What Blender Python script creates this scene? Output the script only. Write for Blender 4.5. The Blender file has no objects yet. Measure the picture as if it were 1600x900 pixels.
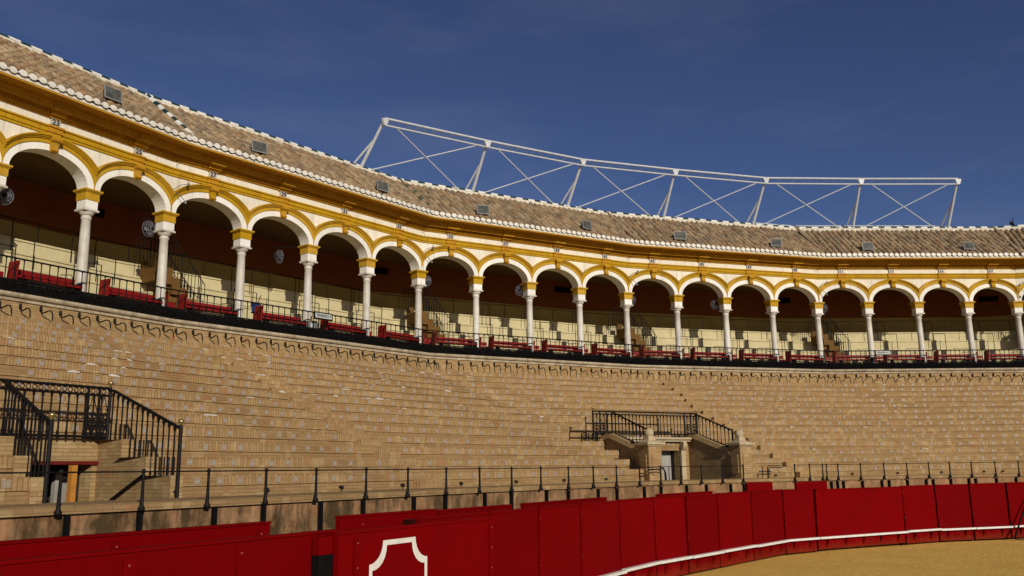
import bpy, bmesh, math, random
from mathutils import Vector, Matrix
R = math.radians
rnd = random.Random(7)
sc = bpy.context.scene
COL = sc.collection

# ------------------------------------------------------------------ camera
EYE = 2.1786
cd = bpy.data.cameras.new('camera'); cam = bpy.data.objects.new('camera', cd); COL.objects.link(cam)
cd.sensor_width = 36.0; cd.lens = 36.0 * 1400.95 / 1600.0; cd.clip_start = 0.05; cd.clip_end = 3000
cam.matrix_world = Matrix.Translation((0, 0, EYE)) @ Matrix.Rotation(R(90 + 11.574), 4, 'X') @ Matrix.Rotation(-0.0151, 4, 'Z')
sc.camera = cam
# ------------------------------------------------------------------ sky, sun, exposure
SUN_AZ, SUN_EL = R(-65.0), R(20.5)
sdir = Vector((math.cos(SUN_AZ) * math.cos(SUN_EL), math.sin(SUN_AZ) * math.cos(SUN_EL), math.sin(SUN_EL)))
w = bpy.data.worlds.new('World'); sc.world = w; w.use_nodes = True
wn = w.node_tree.nodes; wl = w.node_tree.links
sky = wn.new('ShaderNodeTexSky'); sky.sky_type = 'NISHITA'; sky.sun_disc = False
sky.sun_elevation = SUN_EL; sky.sun_rotation = math.atan2(sdir.x, sdir.y)
sky.altitude = 2500; sky.air_density = 0.75; sky.dust_density = 0.1; sky.ozone_density = 3.0
bg = wn['Background']; bg.inputs['Strength'].default_value = 0.063
hs_ = wn.new('ShaderNodeHueSaturation'); hs_.inputs['Hue'].default_value = 0.512; hs_.inputs['Saturation'].default_value = 1.03
wl.new(sky.outputs[0], hs_.inputs['Color'])
# thin high cirrus veils
tc = wn.new('ShaderNodeTexCoord'); mpw = wn.new('ShaderNodeMapping'); mpw.inputs['Scale'].default_value = (2.2, 2.2, 9.0); mpw.inputs['Rotation'].default_value = (0.3, 0.35, 0.2)
wl.new(tc.outputs['Generated'], mpw.inputs['Vector'])
nzw = wn.new('ShaderNodeTexNoise'); nzw.inputs['Scale'].default_value = 1.3; nzw.inputs['Detail'].default_value = 7; nzw.inputs['Roughness'].default_value = 0.62; wl.new(mpw.outputs[0], nzw.inputs['Vector'])
mrw = wn.new('ShaderNodeMapRange'); mrw.inputs[1].default_value = 0.45; mrw.inputs[2].default_value = 0.85; mrw.inputs[4].default_value = 0.10; wl.new(nzw.outputs['Fac'], mrw.inputs[0])
mxw = wn.new('ShaderNodeMix'); mxw.data_type = 'RGBA'; mxw.inputs[7].default_value = (7.0, 7.2, 7.8, 1); wl.new(mrw.outputs[0], mxw.inputs[0]); wl.new(hs_.outputs[0], mxw.inputs[6])
wl.new(mxw.outputs[2], bg.inputs['Color'])
sl = bpy.data.lights.new('sun', 'SUN'); sun = bpy.data.objects.new('sun', sl); COL.objects.link(sun)
sl.energy = 3.6; sl.angle = R(0.53); sl.color = (1.0, 0.93, 0.80)
sun.rotation_euler = sdir.to_track_quat('Z', 'Y').to_euler(); sun.location = (30, -30, 40)
sc.view_settings.view_transform = 'Standard'; sc.view_settings.look = 'None'
sc.view_settings.exposure = 0.0; sc.view_settings.gamma = 1.0; sc.view_settings.use_curve_mapping = False

# ------------------------------------------------------------------ materials
MAT = {}
def nodes_of(name):
    m = bpy.data.materials.new(name); m.use_nodes = True; MAT[name] = m
    return m, m.node_tree.nodes, m.node_tree.links, m.node_tree.nodes['Principled BSDF']
def mix(n, l, fac, a, b, mode='MIX'):
    x = n.new('ShaderNodeMix'); x.data_type = 'RGBA'; x.blend_type = mode
    for s, v in ((x.inputs[0], fac), (x.inputs[6], a), (x.inputs[7], b)):
        if isinstance(v, (int, float)): s.default_value = v
        elif isinstance(v, tuple): s.default_value = (*v, 1) if len(v) == 3 else v
        else: l.new(v, s)
    return x.outputs[2]
def math_(n, l, op, a, b=None, c=None):
    x = n.new('ShaderNodeMath'); x.operation = op
    for i, v in enumerate((a, b, c)):
        if v is None: continue
        if isinstance(v, (int, float)): x.inputs[i].default_value = v
        else: l.new(v, x.inputs[i])
    return x.outputs[0]
def noise(n, l, scale, detail=4, rough=0.6, vec=None):
    x = n.new('ShaderNodeTexNoise'); x.inputs['Scale'].default_value = scale; x.inputs['Detail'].default_value = detail; x.inputs['Roughness'].default_value = rough
    if vec is None:
        g = n.new('ShaderNodeNewGeometry'); vec = g.outputs['Position']
    l.new(vec, x.inputs['Vector']); return x.outputs['Fac']
def ramp(n, l, v, lo, hi):
    x = n.new('ShaderNodeMapRange'); x.inputs[1].default_value = lo; x.inputs[2].default_value = hi; l.new(v, x.inputs[0]); return x.outputs[0]
def bump(n, l, b, h, strength=0.3, dist=0.02):
    x = n.new('ShaderNodeBump'); x.inputs['Strength'].default_value = strength; x.inputs['Distance'].default_value = dist
    l.new(h, x.inputs['Height']); l.new(x.outputs[0], b.inputs['Normal'])
def simple(name, c1, c2, scale=3.0, rough=0.7, spec=0.3, metal=0.0, bstr=0.15, bscale=30, streak=None, vary=0.0):
    m, n, l, b = nodes_of(name)
    f = ramp(n, l, noise(n, l, scale), 0.3, 0.72)
    col = mix(n, l, f, c1, c2)
    if streak:                                   # rain streaks and dirt: noise stretched along the vertical
        mp = n.new('ShaderNodeMapping'); mp.inputs['Scale'].default_value = (7, 7, 0.5)
        g = n.new('ShaderNodeNewGeometry'); l.new(g.outputs['Position'], mp.inputs['Vector'])
        s = ramp(n, l, noise(n, l, 1.0, 5, 0.65, mp.outputs[0]), 0.52, 0.8)
        col = mix(n, l, math_(n, l, 'MULTIPLY', s, streak[0]), col, streak[1])
    if vary:
        oi = n.new('ShaderNodeObjectInfo'); hv = n.new('ShaderNodeHueSaturation'); l.new(col, hv.inputs['Color'])
        l.new(math_(n, l, 'MULTIPLY_ADD', oi.outputs['Random'], vary, 1.0 - vary * 0.6), hv.inputs['Value']); l.new(math_(n, l, 'MULTIPLY_ADD', oi.outputs['Random'], -0.3 * vary, 1.0 + 0.1 * vary), hv.inputs['Saturation']); col = hv.outputs[0]
        pa = ramp(n, l, noise(n, l, 0.8, 5, 0.65), 0.55, 0.62); col = mix(n, l, math_(n, l, 'MULTIPLY', pa, 0.22), col, c2, 'MULTIPLY')
    l.new(col, b.inputs['Base Color'])
    b.inputs['Roughness'].default_value = rough; b.inputs['Specular IOR Level'].default_value = spec; b.inputs['Metallic'].default_value = metal
    if bstr: bump(n, l, b, noise(n, l, bscale, 5), bstr, 0.01)
    return m
simple('white_plaster', (0.80, 0.745, 0.62), (0.71, 0.65, 0.52), 1.2, 0.8, 0.2, streak=(0.75, (0.42, 0.35, 0.24)), vary=0.12)
simple('ring_white', (0.83, 0.80, 0.73), (0.74, 0.70, 0.62), 2.0, 0.75, 0.2, streak=(0.65, (0.44, 0.39, 0.30)), vary=0.12)
simple('ochre', (0.52, 0.30, 0.012), (0.43, 0.237, 0.010), 2.2, 0.75, 0.2, streak=(0.75, (0.27, 0.115, 0.012)), vary=0.18)
simple('ochre_cornice', (0.50, 0.258, 0.012), (0.39, 0.18, 0.009), 2.0, 0.8, 0.2, streak=(0.7, (0.27, 0.095, 0.012)))
simple('marble', (0.68, 0.64, 0.56), (0.54, 0.49, 0.41), 3.5, 0.5, 0.35, streak=(0.6, (0.34, 0.29, 0.22)), vary=0.22)
simple('ledge_stone', (0.50, 0.42, 0.29), (0.28, 0.21, 0.13), 3.0, 0.85, 0.2, bstr=0.6, streak=(0.8, (0.13, 0.09, 0.05)))
simple('pale_stone', (0.50, 0.40, 0.25), (0.38, 0.29, 0.165), 5.0, 0.85, 0.2, bstr=0.4, streak=(0.5, (0.20, 0.15, 0.085)))
simple('iron', (0.006, 0.005, 0.005), (0.011, 0.009, 0.008), 12.0, 0.6, 0.15, 0.0, 0.0)
simple('iron_dark', (0.004, 0.004, 0.004), (0.007, 0.006, 0.006), 12.0, 0.8, 0.08, 0.0, 0.0)
simple('cream_seat', (0.58, 0.50, 0.295), (0.47, 0.40, 0.22), 2.0, 0.85, 0.2, streak=(0.4, (0.45, 0.37, 0.18)))
simple('dado', (0.44, 0.32, 0.11), (0.35, 0.24, 0.08), 1.5, 0.85, 0.2)
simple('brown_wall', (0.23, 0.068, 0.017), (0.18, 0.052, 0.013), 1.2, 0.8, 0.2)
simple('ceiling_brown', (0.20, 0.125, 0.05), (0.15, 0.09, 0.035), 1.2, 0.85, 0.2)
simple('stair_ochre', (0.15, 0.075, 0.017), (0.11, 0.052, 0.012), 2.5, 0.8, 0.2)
simple('bench_red', (0.23, 0.007, 0.006), (0.15, 0.006, 0.005), 6.0, 0.55, 0.2)
simple('steel_white', (0.58, 0.60, 0.62), (0.45, 0.46, 0.47), 6.0, 0.45, 0.4, bstr=0.0)
simple('steel_grey', (0.20, 0.20, 0.195), (0.14, 0.14, 0.135), 8.0, 0.45, 0.4, 0.3, 0.0)
simple('steel_pale', (0.27, 0.265, 0.25), (0.20, 0.195, 0.18), 8.0, 0.5, 0.3, 0.0, 0.0)
simple('lamp_glass', (0.13, 0.13, 0.11), (0.04, 0.042, 0.035), 4.0, 0.12, 0.6, 0.0, 0.0)
simple('fan_white', (0.19, 0.20, 0.23), (0.09, 0.09, 0.11), 12.0, 0.5, 0.4, 0.0, 0.0)
simple('glaze_white', (0.78, 0.75, 0.68), (0.62, 0.58, 0.50), 9.0, 0.45, 0.4, bstr=0.2)
simple('glaze_green', (0.016, 0.048, 0.038), (0.008, 0.022, 0.020), 9.0, 0.3, 0.5, bstr=0.1)
simple('glaze_moss', (0.10, 0.11, 0.07), (0.06, 0.075, 0.05), 9.0, 0.5, 0.3, bstr=0.1)
simple('mortar_white', (0.74, 0.69, 0.58), (0.52, 0.46, 0.35), 7.0, 0.9, 0.1, bstr=0.6)
simple('tile_plate', (0.36, 0.27, 0.19), (0.27, 0.195, 0.13), 40.0, 0.35, 0.4, bstr=0.0)
simple('plate_digit', (0.40, 0.36, 0.33), (0.27, 0.23, 0.20), 30.0, 0.4, 0.3, bstr=0.0)
simple('plate_white', (0.47, 0.44, 0.38), (0.38, 0.35, 0.30), 20.0, 0.4, 0.4, bstr=0.0)
simple('ink', (0.012, 0.012, 0.016), (0.016, 0.016, 0.02), 5, 0.5, 0.3, bstr=0.0)
simple('brass', (0.55, 0.42, 0.16), (0.42, 0.31, 0.11), 9.0, 0.3, 0.5, 0.8, 0.0)
simple('door_grey', (0.30, 0.28, 0.25), (0.22, 0.20, 0.17), 6.0, 0.6, 0.3)
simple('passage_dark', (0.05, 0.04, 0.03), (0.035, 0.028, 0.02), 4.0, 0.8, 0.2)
simple('door_pale', (0.36, 0.34, 0.30), (0.26, 0.24, 0.21), 4.0, 0.6, 0.3)
simple('string_stone', (0.43, 0.30, 0.145), (0.32, 0.21, 0.09), 5.0, 0.85, 0.2, bstr=0.4, streak=(0.5, (0.17, 0.11, 0.05)))
simple('wood_orange', (0.52, 0.22, 0.035), (0.38, 0.15, 0.025), 12.0, 0.6, 0.3)
simple('bucket_blue', (0.02, 0.055, 0.19), (0.02, 0.045, 0.15), 6.0, 0.4, 0.4, bstr=0.0)
simple('paper', (0.78, 0.77, 0.72), (0.65, 0.63, 0.58), 6.0, 0.8, 0.2, bstr=0.0)
simple('paint_white', (0.76, 0.75, 0.70), (0.64, 0.61, 0.55), 6.0, 0.5, 0.3, streak=(0.3, (0.45, 0.40, 0.33)))
simple('sign_face', (0.50, 0.50, 0.47), (0.42, 0.42, 0.40), 6.0, 0.5, 0.3, bstr=0.0)
simple('bolt_red', (0.42, 0.10, 0.09), (0.30, 0.05, 0.045), 9.0, 0.4, 0.4, bstr=0.0)
simple('joint_dark', (0.035, 0.002, 0.002), (0.02, 0.002, 0.002), 9.0, 0.8, 0.1, bstr=0.0)
simple('red_lintel', (0.13, 0.010, 0.007), (0.09, 0.008, 0.006), 9.0, 0.5, 0.3)

def red_paint():
    m, n, l, b = nodes_of('barrier_red')
    oi = n.new('ShaderNodeObjectInfo')
    base = mix(n, l, oi.outputs['Random'], (0.178, 0.0009, 0.0020), (0.138, 0.0008, 0.0015))
    f = ramp(n, l, noise(n, l, 1.6, 6, 0.6), 0.4, 0.75)
    col = mix(n, l, math_(n, l, 'MULTIPLY', f, 0.5), base, (0.115, 0.002, 0.003))
    mp = n.new('ShaderNodeMapping'); mp.inputs['Scale'].default_value = (9, 9, 0.7)
    g = n.new('ShaderNodeNewGeometry'); l.new(g.outputs['Position'], mp.inputs['Vector'])
    s = ramp(n, l, noise(n, l, 1.0, 6, 0.7, mp.outputs[0]), 0.62, 0.9)
    col = mix(n, l, math_(n, l, 'MULTIPLY', s, 0.35), col, (0.22, 0.012, 0.010))
    ch = ramp(n, l, noise(n, l, 22, 3, 0.7), 0.74, 0.78)
    col = mix(n, l, math_(n, l, 'MULTIPLY', ch, 0.25), col, (0.30, 0.05, 0.035))
    sz = n.new('ShaderNodeSeparateXYZ'); l.new(g.outputs['Position'], sz.inputs[0])
    du = math_(n, l, 'MULTIPLY', ramp(n, l, math_(n, l, 'ADD', sz.outputs[2], math_(n, l, 'MULTIPLY', noise(n, l, 6, 5, 0.7), 0.5)), 0.50, 0.20), 0.14)
    col = mix(n, l, du, col, (0.30, 0.15, 0.05))
    mp2 = n.new('ShaderNodeMapping'); mp2.inputs['Scale'].default_value = (1.2, 1.2, 9.0); mp2.inputs['Rotation'].default_value = (0.5, 0.3, 0); l.new(g.outputs['Position'], mp2.inputs['Vector'])
    sc2 = ramp(n, l, noise(n, l, 1.4, 6, 0.75, mp2.outputs[0]), 0.66, 0.74)
    col = mix(n, l, math_(n, l, 'MULTIPLY', sc2, 0.35), col, (0.07, 0.004, 0.004))
    l.new(col, b.inputs['Base Color']); b.inputs['Roughness'].default_value = 0.65; b.inputs['Specular IOR Level'].default_value = 0.02
    mp3 = n.new('ShaderNodeMapping'); mp3.inputs['Scale'].default_value = (16, 16, 0.8); l.new(g.outputs['Position'], mp3.inputs['Vector'])
    bump(n, l, b, math_(n, l, 'ADD', noise(n, l, 9, 5, 0.6), noise(n, l, 1.0, 5, 0.7, mp3.outputs[0])), 0.4, 0.014)
red_paint()

def brick_mat(name, kind):
    """brick work in UV metres (u along the wall, v up from the foot of the course band)"""
    m, n, l, b = nodes_of(name)
    uv = n.new('ShaderNodeUVMap'); sep = n.new('ShaderNodeSeparateXYZ'); l.new(uv.outputs[0], sep.inputs[0])
    U, V = sep.outputs[0], sep.outputs[1]
    def brick(vec, bw, bh, c1, c2, mo, ms):
        t = n.new('ShaderNodeTexBrick'); l.new(vec, t.inputs['Vector']); t.inputs['Scale'].default_value = 1.0
        t.inputs['Brick Width'].default_value = bw; t.inputs['Row Height'].default_value = bh
        t.inputs['Mortar Size'].default_value = ms; t.inputs['Mortar Smooth'].default_value = 0.2; t.inputs['Bias'].default_value = -0.1
        t.inputs['Color1'].default_value = (*c1, 1); t.inputs['Color2'].default_value = (*c2, 1); t.inputs['Mortar'].default_value = (*mo, 1)
        return t
    def comb(a, c):
        x = n.new('ShaderNodeCombineXYZ'); l.new(a, x.inputs[0]); l.new(c, x.inputs[1]); return x.outputs[0]
    if kind == 'riser':
        A, B, MO = (0.348, 0.226, 0.104), (0.272, 0.168, 0.072), (0.22, 0.137, 0.06)
    elif kind == 'wall':
        A, B, MO = (0.42, 0.285, 0.135), (0.30, 0.19, 0.08), (0.24, 0.155, 0.07)
    else:
        A, B, MO = (0.40, 0.215, 0.105), (0.26, 0.13, 0.058), (0.32, 0.20, 0.11)
    st = brick(comb(U, V), 0.27, 0.062, A, B, MO, 0.007)
    col = st.outputs['Color']; hgt = st.outputs['Fac']
    if kind in ('riser', 'parapet'):
        so = brick(comb(math_(n, l, 'ADD', V, 0.013), U), 0.6, 0.075, tuple(x * (1.24 if kind == 'riser' else 1.0) for x in A), tuple(x * (1.2 if kind == 'riser' else .9) for x in B), tuple(x * 1.0 for x in MO), 0.009)
        thr = 0.125 if kind == 'riser' else 1.56
        top = math_(n, l, 'GREATER_THAN', V, thr)
        if kind == 'riser':                        # a course of bricks on end under the nosing; here and there laid flat instead
            run = n.new('ShaderNodeTexWhiteNoise'); run.noise_dimensions = '2D'
            l.new(comb(math_(n, l, 'FLOOR', math_(n, l, 'MULTIPLY', U, 0.9)), math_(n, l, 'FLOOR', math_(n, l, 'MULTIPLY', V, 0.01))), run.inputs['Vector'])
            top = math_(n, l, 'MULTIPLY', top, math_(n, l, 'LESS_THAN', run.outputs['Value'], 0.9))
        col = mix(n, l, top, col, so.outputs['Color'])
        hx = n.new('ShaderNodeMix'); l.new(top, hx.inputs[0]); l.new(st.outputs['Fac'], hx.inputs[2]); l.new(so.outputs['Fac'], hx.inputs[3]); hgt = hx.outputs[0]
    # odd red or dark bricks, replaced in runs
    wnz = n.new('ShaderNodeTexWhiteNoise'); wnz.noise_dimensions = '3D'
    g = n.new('ShaderNodeNewGeometry')
    x3 = n.new('ShaderNodeCombineXYZ'); l.new(math_(n, l, 'FLOOR', math_(n, l, 'MULTIPLY', U, 1 / 0.15)), x3.inputs[0])
    l.new(math_(n, l, 'FLOOR', math_(n, l, 'MULTIPLY', V, 6.0)), x3.inputs[1])
    sg = n.new('ShaderNodeSeparateXYZ'); l.new(g.outputs['Position'], sg.inputs[0])
    l.new(math_(n, l, 'FLOOR', math_(n, l, 'MULTIPLY', math_(n, l, 'SUBTRACT', sg.outputs[2], V), 10)), x3.inputs[2])
    l.new(x3.outputs[0], wnz.inputs['Vector'])
    odd = math_(n, l, 'GREATER_THAN', wnz.outputs['Value'], 0.94 if kind != 'parapet' else 0.80)
    col = mix(n, l, math_(n, l, 'MULTIPLY', odd, 0.42), col, (0.36, 0.14, 0.06))
    pale = math_(n, l, 'LESS_THAN', wnz.outputs['Value'], 0.10)
    col = mix(n, l, math_(n, l, 'MULTIPLY', pale, 0.35), col, (0.56, 0.42, 0.22) if kind != 'parapet' else (0.36, 0.22, 0.11))
    # weather: broad blotches, grime, lime
    big = ramp(n, l, noise(n, l, 0.35, 5, 0.6), 0.35, 0.7)
    col = mix(n, l, math_(n, l, 'MULTIPLY', big, 0.28), col, (0.27, 0.155, 0.07), 'MIX')
    mid = ramp(n, l, noise(n, l, 1.7, 6, 0.7), 0.46, 0.78)
    col = mix(n, l, math_(n, l, 'MULTIPLY', mid, 0.34 if kind != 'parapet' else 0.6), col, (0.19, 0.115, 0.048))
    if kind == 'parapet':
        mp = n.new('ShaderNodeMapping'); mp.inputs['Scale'].default_value = (1.5, 1.5, 0.5); l.new(g.outputs['Position'], mp.inputs['Vector'])
        sm = ramp(n, l, noise(n, l, 1.6, 7, 0.72, mp.outputs[0]), 0.40, 0.58)
        west = ramp(n, l, sg.outputs[0], 9.0, -3.0)     # the west end of this wall is the grimier one
        sm = math_(n, l, 'MULTIPLY', sm, math_(n, l, 'MULTIPLY_ADD', west, 0.62, 0.30))
        col = mix(n, l, sm, col, (0.050, 0.032, 0.013))
        gp = ramp(n, l, noise(n, l, 2.3, 3, 0.5), 0.56, 0.66)
        col = mix(n, l, math_(n, l, 'MULTIPLY', gp, 0.5), col, (0.44, 0.235, 0.115))
    if kind == 'riser':
        hs2 = n.new('ShaderNodeCombineXYZ'); l.new(math_(n, l, 'MULTIPLY', U, 0.55), hs2.inputs[0]); l.new(math_(n, l, 'MULTIPLY', V, 11.0), hs2.inputs[1]); l.new(math_(n, l, 'MULTIPLY', sg.outputs[2], 3.3), hs2.inputs[2])
        st2 = ramp(n, l, noise(n, l, 1.0, 6, 0.72, hs2.outputs[0]), 0.47, 0.70)
        col = mix(n, l, math_(n, l, 'MULTIPLY', st2, 0.6), col, (0.205, 0.115, 0.045))
        st3 = ramp(n, l, noise(n, l, 1.9, 5, 0.7, hs2.outputs[0]), 0.56, 0.74)
        col = mix(n, l, math_(n, l, 'MULTIPLY', st3, 0.5), col, (0.50, 0.375, 0.20))
    lim = ramp(n, l, noise(n, l, 5.5, 4, 0.7), 0.70, 0.76)
    col = mix(n, l, math_(n, l, 'MULTIPLY', lim, 0.35 if kind != 'parapet' else 0.12), col, (0.55, 0.50, 0.42))
    l.new(col, b.inputs['Base Color']); b.inputs['Roughness'].default_value = 0.9; b.inputs['Specular IOR Level'].default_value = 0.15
    inv = math_(n, l, 'SUBTRACT', 1.0, hgt)
    h2 = math_(n, l, 'ADD', inv, math_(n, l, 'MULTIPLY', noise(n, l, 26, 5, 0.7), 0.8))
    bump(n, l, b, h2, 0.45, 0.012)
brick_mat('brick_riser', 'riser'); brick_mat('brick_wall', 'wall'); brick_mat('brick_parapet', 'parapet')

def tile_mat():
    m, n, l, b = nodes_of('roof_tile')
    oi = n.new('ShaderNodeObjectInfo'); g = n.new('ShaderNodeNewGeometry')
    r_ = math_(n, l, 'FRACT', math_(n, l, 'ADD', oi.outputs['Random'], math_(n, l, 'MULTIPLY', g.outputs['Random Per Island'], 3.7)))
    cr = n.new('ShaderNodeValToRGB'); l.new(r_, cr.inputs[0])
    e = cr.color_ramp.elements; e[0].position = 0.0; e[0].color = (0.38, 0.27, 0.16, 1); e[1].position = 1.0; e[1].color = (0.22, 0.15, 0.09, 1)
    for p_, c in ((0.25, (0.46, 0.34, 0.20, 1)), (0.5, (0.36, 0.22, 0.115, 1)), (0.75, (0.31, 0.235, 0.15, 1))):
        q = cr.color_ramp.elements.new(p_); q.color = c
    f = ramp(n, l, noise(n, l, 4.0, 6, 0.7), 0.45, 0.7)
    col = mix(n, l, math_(n, l, 'MULTIPLY', f, 0.6), cr.outputs[0], (0.11, 0.08, 0.05))
    li = ramp(n, l, noise(n, l, 9.0, 4, 0.7), 0.6, 0.7)
    col = mix(n, l, math_(n, l, 'MULTIPLY', li, 0.4), col, (0.40, 0.34, 0.22))
    l.new(col, b.inputs['Base Color']); b.inputs['Roughness'].default_value = 0.9; b.inputs['Specular IOR Level'].default_value = 0.15
    bump(n, l, b, noise(n, l, 40, 5, 0.7), 0.5, 0.01)
tile_mat()
simple('roof_pan', (0.15, 0.10, 0.06), (0.09, 0.062, 0.038), 5.0, 0.9, 0.1, bstr=0.5)  # furrow shade between the tile rows put into a darker pan colour
def sand_mat():
    m, n, l, b = nodes_of('sand')
    a = ramp(n, l, noise(n, l, 0.6, 6, 0.65), 0.3, 0.7)
    col = mix(n, l, a, (0.90, 0.55, 0.125), (0.75, 0.445, 0.09))
    s = ramp(n, l, noise(n, l, 60, 3, 0.7), 0.35, 0.7)
    col = mix(n, l, math_(n, l, 'MULTIPLY', s, 0.25), col, (0.78, 0.54, 0.21))
    l.new(col, b.inputs['Base Color']); b.inputs['Roughness'].default_value = 0.95; b.inputs['Specular IOR Level'].default_value = 0.1
    mp = n.new('ShaderNodeMapping'); mp.inputs['Scale'].default_value = (1.2, 14.0, 1.0); mp.inputs['Rotation'].default_value = (0, 0, 0.6); gg = n.new('ShaderNodeNewGeometry'); l.new(gg.outputs['Position'], mp.inputs['Vector'])
    h = math_(n, l, 'ADD', math_(n, l, 'ADD', noise(n, l, 5, 6, 0.7), math_(n, l, 'MULTIPLY', noise(n, l, 1.0, 3, 0.6, mp.outputs[0]), 0.8)), math_(n, l, 'MULTIPLY', noise(n, l, 90, 3, 0.6), 0.3))
    bump(n, l, b, h, 0.8, 0.05)
sand_mat()

# ------------------------------------------------------------------ plan of the ring: straight facets of four arches
CP = [(-27.21, -1.17), (-10.982, 27.445), (-3.871, 36.367), (5.398, 41.757), (15.546, 45.082), (26.066, 45.670), (36.692, 42.981), (46.0, 38.1)]
SS = [-10, 2, 6, 10, 14, 18, 22, 26]               # column number at each corner
CP = [Vector(c) for c in CP]
# facet 0 must run exactly through columns -2 and 2
_c0, _c1 = Vector((-16.386, 17.914)), CP[1]
CP[0] = _c1 + (_c0 - _c1) * 3.0
NF = len(CP) - 1
TT = [(CP[j + 1] - CP[j]).normalized() for j in range(NF)]
NN = [Vector((t.y, -t.x)) for t in TT]             # inward
BAY = [(CP[j + 1] - CP[j]).length / (SS[j + 1] - SS[j]) for j in range(NF)]
def facet(s):
    for j in range(NF):
        if s < SS[j + 1]: return j
    return NF - 1
def plan(s, d, j=None):
    if j is None: j = facet(s)
    return CP[j] + TT[j] * ((s - SS[j]) * BAY[j]) + NN[j] * d
def pt(s, d, z, j=None):
    q = plan(s, d, j); return Vector((q.x, q.y, z))
def miter(j, d):
    """corner j (between facet j-1 and j) of the ring set inward by d"""
    a, b = NN[j - 1], NN[j]
    return CP[j] + (a + b) * (d / (1 + a.dot(b)))
def srange(j, d):
    """column numbers at which facet j starts and ends when set inward by d"""
    lo = SS[j] if j == 0 else SS[j] + (miter(j, d) - CP[j]).dot(TT[j]) / BAY[j]
    hi = SS[j + 1] if j == NF - 1 else SS[j + 1] + (miter(j + 1, d) - CP[j + 1]).dot(TT[j]) / BAY[j]
    return lo, hi
def path(s0, s1, d, j0=None, j1=None):
    """[(point2d, arc length)] along the ring at inward distance d"""
    j0 = facet(s0) if j0 is None else j0; j1 = facet(s1 - 1e-6) if j1 is None else j1
    pts = [plan(s0, d, j0)] + [miter(j, d) for j in range(j0 + 1, j1 + 1)] + [plan(s1, d, j1)]
    return pts

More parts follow.
